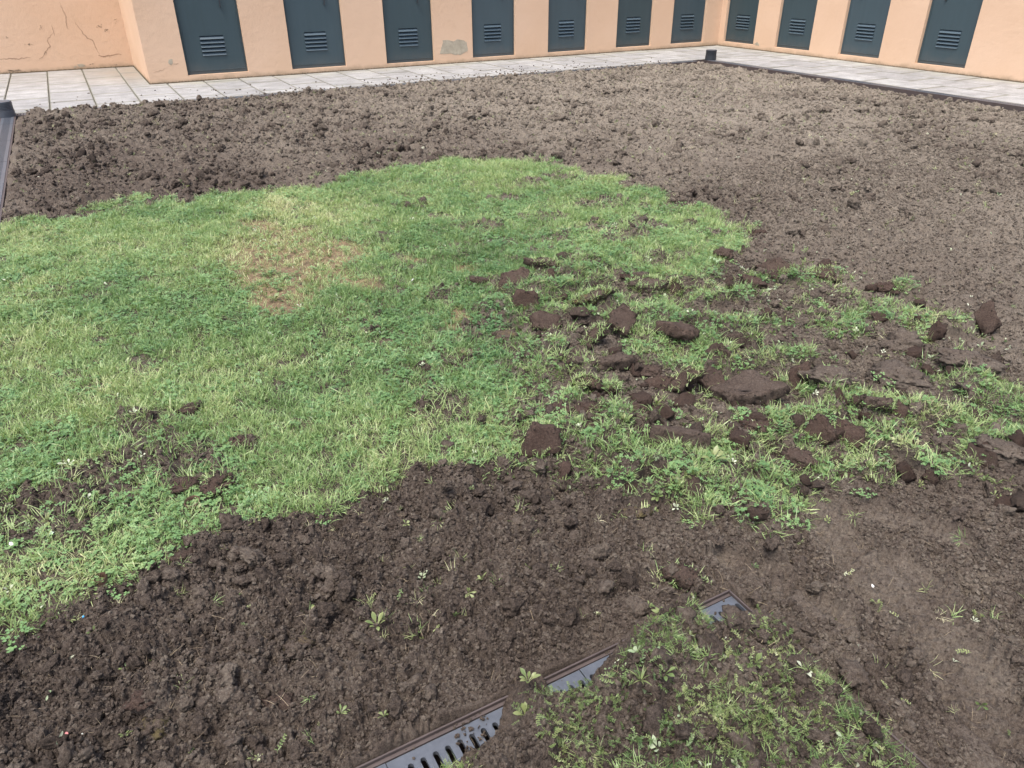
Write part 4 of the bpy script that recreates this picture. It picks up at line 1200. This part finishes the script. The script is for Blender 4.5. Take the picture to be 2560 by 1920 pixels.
c_fib = sources('fibre_piece', [py_mesh('fibre_piece', tuft(rnd, 3, 0.03, 0.02, 0.06, 0.0009, (1.6, 2.4)), MAT['straw']) for _ in range(6)])
c_clod = sources('clod_piece', [clod_mesh('clod_piece', 40 + i, ICO4 if i < 6 else ICO3, MAT['clod_i']) for i in range(9)])
c_crumb = sources('crumb_piece', [clod_mesh('crumb_piece', 70 + i, ICO2, MAT['clod_i'], False) for i in range(6)])

def pts_in_view(n, x0, x1, y0, y1, margin=120, rmax=99):
    """random places in a rectangle that fall inside the picture, with a margin"""
    x = RNG.uniform(x0, x1, n); y = RNG.uniform(y0, y1, n)
    dz = -CAM_H
    c = x * AF.x + y * AF.y + dz * AF.z
    u = (x * AX.x + y * AX.y + dz * AX.z) / c * F_PX + IMG_W / 2; v = IMG_H / 2 - (x * AU.x + y * AU.y + dz * AU.z) / c * F_PX
    k = (c > 0.3) & (u > -margin * 3) & (u < IMG_W + margin * 3) & (v < IMG_H + margin * 4)
    return x[k], y[k]

def place(x, y): return soil_height(x, y, True)

def tint_field(x, y):
    n = 0.37 + 0.22 * fbm(x * 1.1 + 4, y * 1.1, 401, 3) + 0.20 * fbm(x * 4.5, y * 4.5, 405, 3)
    for (cx, cy), a, b, w in (((620, 450), 150, 32, 0.34), ((100, 520), 220, 50, 0.16), ((820, 650), 200, 80, -0.10), ((1000, 520), 160, 90, -0.08), ((1120, 420), 180, 40, 0.04),
                              ((1050, 780), 120, 180, -0.12), ((250, 620), 160, 60, -0.10), ((100, 1250), 260, 90, 0.16), ((500, 1080), 300, 60, 0.12), ((450, 830), 380, 70, 0.05),
                              ((100, 800), 160, 240, 0.10), ((1290, 590), 90, 40, 0.05), ((2050, 720), 160, 60, 0.15), ((2060, 930), 200, 80, 0.14)):
        (ex, ey, M), = ell([((cx, cy), a, b)])
        u = M[0, 0] * (x - ex) + M[0, 1] * (y - ey); v = M[1, 0] * (x - ex) + M[1, 1] * (y - ey)
        n = n + w * np.exp(-(u * u + v * v))
    return n

def rots(n, tilt=0.25): return np.stack([RNG.normal(0, tilt, n), RNG.normal(0, tilt, n), RNG.uniform(0, 6.283, n)], 1)
def scal(n, a, b):
    s = RNG.uniform(a, b, n); return np.stack([s, s, s], 1)

def grow(name, coll, ncoll, n, fn, tilt, s0, s1, label, cat, tint_fn=lambda x, y: tint_field(x, y) + 0.18 * ell_mask(x, y, BARE_E), box=(-0.64, 6.2, 1.02, 7.6), dz=0.0, lo=0):
    x, y = pts_in_view(n, *box)
    lawn, brk, bare, spot, heap = regions(x, y); hp = sstep(0.01, -0.12, heap)
    p = fn(x, y, lawn, brk, bare, spot, hp, 0 * x)
    k = RNG.random(len(x)) < p
    x, y = x[k], y[k]; z = place(x, y)[0]; m = len(x)
    return scatter(name, coll, np.stack([x, y, z + dz], 1), rots(m, tilt), scal(m, s0, s1), RNG.integers(lo, ncoll, m), {'tint': tint_fn(x, y) + RNG.normal(0, 0.08, m)}, label, cat)

def d_grass(x, y, lawn, brk, bare, spot, hp, trk):
    c = fbm(x * 2.2, y * 2.2, 411, 3)
    base = lawn * (1 - 0.76 * bare) * (1 - 0.80 * spot) * (0.62 + 0.35 * sstep(0.25, -0.25, c))
    gap = sstep(-0.75, -0.35, fbm(x * 11, y * 11, 415, 2))
    return np.clip(base * gap + 0.5 * brk * broken_cover(x, y), 0, 1)
def d_clover(x, y, lawn, brk, bare, spot, hp, trk):
    c = fbm(x * 2.2, y * 2.2, 411, 3)
    t = tint_field(x, y)
    return np.clip(lawn * (1 - 0.93 * bare) * (1 - 0.85 * spot) * (0.12 + 0.70 * sstep(-0.15, 0.30, c + 0.9 * (0.42 - t))) + 0.45 * brk * broken_cover(x, y), 0, 1)
def d_long(x, y, lawn, brk, bare, spot, hp, trk):
    return np.clip(0.55 * lawn * (1 - 0.75 * spot) * (1 - bare) * sstep(0.0, 0.5, fbm(x * 3, y * 3, 431, 3) + 0.5 * sstep(3.4, 2.0, np.hypot(x, y))) + 0.5 * spot + 0.40 * brk * broken_cover(x, y), 0, 1)
def d_weed(x, y, lawn, brk, bare, spot, hp, trk):
    onheap = hp * sstep(-0.15, 0.25, fbm(x * 8, y * 8, 441, 3))
    return np.clip(0.05 * lawn + 0.22 * bare + 0.40 * brk * broken_cover(x, y) + 0.08 * brk + 0.05 * onheap, 0, 1)

grow('lawn_grass', c_grass, 8, 95000, d_grass, 0.30, 0.75, 1.25, 'short patchy lawn grass round the churned soil', 'grass')
grow('clover', c_clov, 7, 40000, d_clover, 0.18, 0.75, 1.20, 'dark green clover spreading through the lawn', 'clover', tint_fn=lambda x, y: tint_field(x, y) + 0.05)
grow('long_grass', c_long, 5, 26000, d_long, 0.3, 0.7, 1.1, 'longer flattened grass stems across the lawn', 'grass', tint_fn=lambda x, y: tint_field(x, y) + 0.04)
grow('low_weeds', c_weed, 10, 60000, d_weed, 0.4, 0.28, 0.62, 'small leafy weeds tangled through the broken turf', 'weeds', tint_fn=lambda x, y: 0.45 + 0.3 * fbm(x * 3, y * 3, 451, 2), box=(-0.64, 6.5, 0.2, 7.6), dz=0.004)
grow('pale_leaves', c_pale, 6, 14000, lambda x, y, l, b, ba, s, h, t: 0.08 * l + 0.25 * b + 0.30 * h + 0.012, 0.5, 0.35, 0.9, 'pale upturned leaves scattered over turf and soil', 'leaves', tint_fn=lambda x, y: RNG.uniform(0, 1, len(x)), box=(-0.64, 6.5, 0.2, 7.6), dz=0.010)
grow('heap_weeds', c_weed, 10, 10500, lambda x, y, l, b, ba, s, h, t: sstep(0.1, 0.6, h) * sstep(-0.12, 0.25, fbm(x * 9, y * 9, 445, 3)), 0.7, 0.15, 0.38, 'uprooted weeds tangled over the foreground heap', 'weeds', tint_fn=lambda x, y: 0.40 + 0.4 * fbm(x * 6, y * 6, 455, 2), box=(0.0, 1.5, 0.2, 1.15), dz=0.010, lo=4)
grow('heap_grass', c_long, 5, 7000, lambda x, y, l, b, ba, s, h, t: 0.8 * sstep(0.0, 0.4, h) * sstep(-0.15, 0.25, fbm(x * 9, y * 9, 446, 3)), 0.9, 0.2, 0.5, 'torn grass in the foreground heap', 'grass', tint_fn=lambda x, y: 0.35 + 0.35 * fbm(x * 6, y * 6, 456, 2), box=(0.0, 1.5, 0.2, 1.15), dz=0.008)
# sprigs and torn blades lying on the bare soil
def d_loose(x, y, l, b, ba, s, h, t):
    near = sstep(5.0, 1.5, np.hypot(x, y)); return (1 - l) * (0.10 + 0.10 * near) * (inside_bed(x, y) > 0.03) * sstep(-0.3, 0.4, fbm(x * 2, y * 2, 461, 3) + 0.2)
grow('torn_sprigs', c_weed, 10, 18000, d_loose, 0.5, 0.20, 0.50, 'torn green sprigs lying on the turned soil', 'sprigs', tint_fn=lambda x, y: RNG.uniform(0.3, 0.9, len(x)), box=(-0.64, 9.4, 0.2, 10.3), dz=0.006)
grow('torn_grass', c_long, 5, 34000, d_loose, 0.9, 0.22, 0.60, 'torn grass blades lying on the turned soil', 'grass', tint_fn=lambda x, y: RNG.uniform(0.4, 0.95, len(x)), box=(-0.64, 9.4, 0.2, 10.3), dz=0.006)
grow('root_fibres', c_fib, 6, 16000, lambda x, y, l, b, ba, s, h, t: (1 - 0.6 * l) * 0.5 * sstep(4.5, 1.5, np.hypot(x, y)) * ((inside_bed(x, y) > 0.02) | (h > 0.5)), 0.5, 0.4, 1.0, 'dry root fibres and straw bits in the soil', 'fibres', tint_fn=lambda x, y: RNG.uniform(0, 1, len(x)), box=(-0.64, 4.0, 0.2, 4.5), dz=0.006)

# loose clods and crumbs of earth
def earth(name, coll, nc, n, box, smin, smax, fn, label, pw=2.2, sink=0.25, jit=(-0.16, 0.22)):
    x, y = pts_in_view(n, *box)
    lawn, brk, bare, spot, heap = regions(x, y); hp = sstep(0.01, -0.12, heap)
    p = fn(x, y, lawn, brk, bare, spot, hp, 0 * x) * ((inside_bed(x, y) > 0.02 + 0.05 * sstep(6, 8, np.hypot(x, y))) | (hp > 0.4))
    k = RNG.random(len(x)) < p
    x, y = x[k], y[k]; R_ = place(x, y); z, trk = R_[0], R_[6]
    k = RNG.random(len(x)) > (0.97 if smax > 0.01 else 0.5) * trk
    x, y, z, trk = x[k], y[k], z[k], trk[k]; m = len(x)
    s = smin + (smax - smin) * RNG.random(m) ** pw
    s = s * (1 - 0.5 * trk)
    sc = np.stack([s * RNG.uniform(.8, 1.2, m), s * RNG.uniform(.8, 1.2, m), s * RNG.uniform(.7, 1.1, m)], 1)
    scatter(name, coll, np.stack([x, y, z + s * 0.35 - s * sink], 1), rots(m, 0.8), sc, RNG.integers(0, nc, m), {'dry': dryness(x, y) + RNG.uniform(jit[0], jit[1], m)}, label, 'soil')
bare_soil = lambda x, y, l, b, ba, s, h, t: (1 - l * (1 - 0.5 * s)) * (1 - 0.45 * b)
patchy = lambda x, y, l, b, ba, s, h, t: bare_soil(x, y, l, b, ba, s, h, t) * sstep(-0.35, 0.35, fbm(x * 2.2, y * 2.2, 471, 3)) * (1 - 0.45 * sstep(1.2, 1.7, x) * sstep(2.4, 1.6, y))
some = lambda x, y, l, b, ba, s, h, t: bare_soil(x, y, l, b, ba, s, h, t) * (0.55 + 0.45 * sstep(-0.4, 0.3, fbm(x * 3.1, y * 3.1, 473, 3)))
earth('near_clods', c_clod, 9, 13000, (-0.64, 3.2, 0.2, 3.4), 0.007, 0.032, patchy, 'crumbly clods of dark turned soil in front', 3.2, 0.15, (-0.16, 0.12))
earth('near_crumbs', c_crumb, 6, 330000, (-0.64, 3.2, 0.2, 3.4), 0.0024, 0.0072, bare_soil, 'fine crumbs of dark turned soil in front', 2.2, 0.0, (-0.16, 0.24))
earth('far_clods', c_clod, 9, 16000, (-0.64, 9.56, 3.0, 10.42), 0.014, 0.050, patchy, 'clods of raked soil across the far bed', 4.0, 0.1, (-0.28, 0.08))
earth('far_crumbs', c_crumb, 6, 190000, (-0.64, 9.56, 3.0, 10.42), 0.004, 0.018, some, 'crumbs of raked soil across the far bed', 3.2, 0.3)
earth('right_crumbs', c_crumb, 6, 110000, (2.6, 7.0, 0.2, 4.5), 0.003, 0.010, bare_soil, 'crumbs of raked soil over the right of the bed', 2.5, 0.0)

bpy.context.view_layer.update()
acc = []
for o in COL.objects:
    if o.name.startswith('earth_slab'):
        V = np.empty(len(o.data.vertices) * 3, np.float32); o.data.vertices.foreach_get('co', V); V = V.reshape(-1, 3)
        M = np.array(o.matrix_world); V = V @ M[:3, :3].T + M[:3, 3]
        acc.append(V[RNG.random(len(V)) < 0.14])
acc = np.concatenate(acc); acc = acc + RNG.normal(0, 0.002, acc.shape); m = len(acc)
scatter('sod_crumbs', c_crumb, acc, rots(m, 1.0), scal(m, 0.0018, 0.0046), RNG.integers(0, 6, m), {'dry': RNG.uniform(-0.12, 0.16, m)}, 'crumbs of earth clinging to the overturned sods', 'soil')
x = RNG.uniform(-0.3, 1.23, 2600); y = RNG.uniform(FRONT_Y - CH_W, FRONT_Y - 0.004, 2600); k = RNG.random(2600) < 0.04 + 0.75 * sstep(-0.05, 0.5, fbm(x * 9, y * 9, 481, 3)) ; x, y = x[k], y[k]; m = len(x)
scatter('grating_crumbs', c_crumb, np.stack([x, y, np.full(m, -0.003)], 1), rots(m, 0.8), scal(m, 0.0012, 0.005), RNG.integers(0, 6, m), {'dry': np.full(m, 0.15)}, 'crumbs of soil fallen on the near grating', 'soil')
# crumbs spilt on the paving
x = RNG.uniform(-0.5, 9.0, 900); y = SOIL_Y + 0.02 + RNG.exponential(0.30, 900); k = (y < BACK_Y - 0.1) & (RNG.random(900) < 0.35 + 0.65 * np.exp(-((x - 5.5) / 1.2) ** 2)); x, y = x[k], y[k]; m = len(x)
scatter('spilt_crumbs', c_crumb, np.stack([x, y, np.full(m, 0.003)], 1), rots(m, 0.8), scal(m, 0.004, 0.016), RNG.integers(0, 6, m), {'dry': np.full(m, 0.25)}, 'crumbs of soil spilt onto the pale paving', 'soil')

# ------------------------------------------------------------------ single weeds that stand out
LEAF = {}
MAT['weed_s'] = make_leaf('weed_leaf_single', WD, 0.42, 0.25, tint='GEOMETRY', var=0.3)
def leaf_mesh(key, L, w, prof, tint, a):
    if key not in LEAF:
        V, Fc = [], []; broad_leaf(V, Fc, 0.003, 0, 0, 0.0, a * 0.5, a * 1.2, L, w, prof)
        me = py_mesh('leaf', (V, Fc), MAT['weed_s']); at_ = me.attributes.new('tint', 'FLOAT', 'POINT'); at_.data.foreach_set('value', np.full(len(V), tint, np.float32)); LEAF[key] = me
    return LEAF[key]
def weed(fx, fy, n, size, tint, label, prof=SPOON, lift=0.0, z0=0.0):
    size *= 0.62
    p = at(fx, fy, z0); z = float(ground_z(p.x, p.y)[0])
    t = empty('weed_plant', (p.x, p.y, z + 0.008 + lift)); tag(t, label, 'weed', 'leafy weeds among the soil')
    r = random.Random(int(fx * 7 + fy))
    for i in range(n):
        v = r.randint(0, 3); a = (0.75, 1.0, 1.25, 1.45)[v]
        o = obj('leaf', leaf_mesh((v, round(size, 3), round(tint, 2), len(prof)), size, size * 0.33, prof, tint, a), None, t)
        o.rotation_euler = (r.gauss(0, .12), r.gauss(0, .12), 6.283 * i / n + r.gauss(0, .25)); s = r.uniform(.75, 1.2); o.scale = (s, s, s)
weed(945, 1585, 7, 0.055, 0.65, 'bright green weed rosette alone on the turned soil', SPOON)
weed(315, 1672, 4, 0.030, 0.45, 'tiny two-leaved seedling on the left of the turned soil', SPOON)
weed(745, 1888, 5, 0.030, 0.5, 'small green seedling at the bottom edge of the turned soil')
weed(770, 1508, 6, 0.045, 0.6, 'weed tuft with pale stems in the middle of the turned soil', LANCE)
weed(1780, 1172, 9, 0.075, 0.62, 'large pale spoon-leaved weed under the long flat sod', SPOON)
weed(1640, 1010, 8, 0.060, 0.65, 'pale spoon-leaved weed among the leaning sods')
weed(1560, 1075, 8, 0.055, 0.58, 'spoon-leaved weed left of the long flat sod')
weed(2420, 1130, 6, 0.070, 0.5, 'broad-leaved weed beside the round clump at the right')
weed(1690, 1235, 7, 0.055, 0.55, 'leafy weed at the lower edge of the broken strip', LANCE)
weed(2185, 1010, 6, 0.055, 0.4, 'dark leafy weed between mounds at the right')
weed(1955, 1215, 7, 0.055, 0.64, 'pale leafy weed in front of the broken dark block')
weed(1590, 1800, 11, 0.048, 0.6, 'bright spiky grass tuft on the foreground heap', (0.25, 0.3, 0.28, 0.22, 0.15, 0.04), 0.0, 0.06)
weed(1870, 1740, 6, 0.040, 0.5, 'broad green weed in the middle of the foreground heap', SPOON, 0.0, 0.06)
weed(1990, 1745, 5, 0.040, 0.98, 'whitish upturned leaves on the right of the foreground heap', SPOON, 0.0, 0.06)
weed(2085, 1765, 6, 0.040, 0.92, 'pale mint leaves at the right rim of the foreground heap', SPOON, 0.0, 0.05)
weed(1735, 1700, 6, 0.042, 0.97, 'silvery leaf cluster in the centre of the foreground heap', LANCE, 0.0, 0.06)
weed(1650, 1590, 8, 0.042, 0.55, 'glossy leaf cluster at the top of the foreground heap', SPOON, 0.0, 0.05)
weed(1320, 1742, 8, 0.045, 0.62, 'leaf cluster spilling over the near drain', SPOON, 0.02, 0.03)
weed(690, 760, 8, 0.065, 0.62, 'pale rosette on the bare orange patch of the lawn', SPOON)
weed(715, 650, 9, 0.060, 0.5, 'grass-like tuft on the bare orange patch of the lawn', (0.25, 0.3, 0.28, 0.22, 0.15, 0.04))

# ------------------------------------------------------------------ litter and sunk cups
def cup(fx, fy, r, label):
    p = at(fx, fy); z = float(ground_z(p.x, p.y)[0]) + 0.020
    t = empty('plastic_cup', (p.x, p.y, z)); tag(t, label, 'cup'); t.rotation_euler = (0.12, -0.1, 0)
    V, Fc = [], []; n = 28
    for q, zz in ((r * 0.95, -0.05), (r, 0.0), (r * 1.04, 0.004), (r * 0.98, 0.006), (r * 0.92, 0.0), (r * 0.88, -0.03)):
        for k in range(n): V.append((q * math.cos(6.2832 * k / n), q * math.sin(6.2832 * k / n), zz))
    for i in range(5):
        for k in range(n): j = (k + 1) % n; Fc.append((i * n + k, i * n + j, (i + 1) * n + j, (i + 1) * n + k))
    me = bpy.data.meshes.new('cup_rim'); me.from_pydata(V, [], Fc); me.update(); obj('cup_rim', me, MAT['cup'], t)
    cl = clod_mesh('soil_fill', 90, ICO2, MAT['sod_dark']); o = obj('soil_fill', cl, None, t, (0, 0, -0.022)); o.scale = (r * 0.78, r * 0.85, 0.02)
cup(485, 1270, 0.023, 'round brown plastic rim sunk in the left lawn, filled with soil')
cup(254, 1452, 0.016, 'smaller brown plastic rim at the lawn edge near the bottom left')
def scrap(name, fx, fy, s, col, label, seed):
    p = at(fx, fy); z = float(ground_z(p.x, p.y)[0])
    r = random.Random(seed); m = MB(); n = 7; T = 0.0015
    out = [(s * math.cos(6.283 * k / n) * r.uniform(.5, 1.1), s * 0.7 * math.sin(6.283 * k / n) * r.uniform(.5, 1.1)) for k in range(n)]
    m.v = [(a, b, T + 0.3 * a) for a, b in out] + [(a, b, 0.3 * a) for a, b in out]
    m.f = [tuple(range(n)), tuple(range(2 * n - 1, n - 1, -1))] + [(i, i + n, (i + 1) % n + n, (i + 1) % n) for i in range(n)]
    o = obj(name, m.mesh(name), make_plain(name + '_colour', tuple(0.8 * c for c in col), 0.6, 0.1), None, (p.x, p.y, z + 0.016)); o.rotation_euler = (r.uniform(-.4, .4), r.uniform(-.4, .4), r.random() * 6)
    tag(o, label, 'scrap')
scrap('plastic_scrap', 210, 1546, 0.005, (0.05, 0.32, 0.62), 'tiny bright blue scrap on the turned soil near the lawn', 1)
scrap('plastic_scrap', 171, 1842, 0.005, (0.55, 0.20, 0.20), 'small pink red scrap at the bottom left of the soil', 2)
scrap('paper_scrap', 210, 1836, 0.006, (0.66, 0.72, 0.68), 'pale paper scrap beside the pink one at bottom left', 3)
scrap('paper_scrap', 35, 1376, 0.012, (0.78, 0.80, 0.78), 'white paper scrap in the grass at the left edge', 4)
scrap('paper_scrap', 133, 1352, 0.013, (0.62, 0.74, 0.64), 'mint coloured scrap on bare earth in the left lawn', 5)
scrap('paper_scrap', 2178, 1477, 0.006, (0.80, 0.78, 0.74), 'white scrap on the tyre-marked soil at the right', 6)
scrap('brick_chip', 550, 1420, 0.012, (0.30, 0.10, 0.06), 'flat red brick chip on the turned soil by the lawn', 7)
scrap('paper_scrap', 1031, 704, 0.018, (0.82, 0.84, 0.82), 'white scrap beside a small clod in the upper lawn', 8)
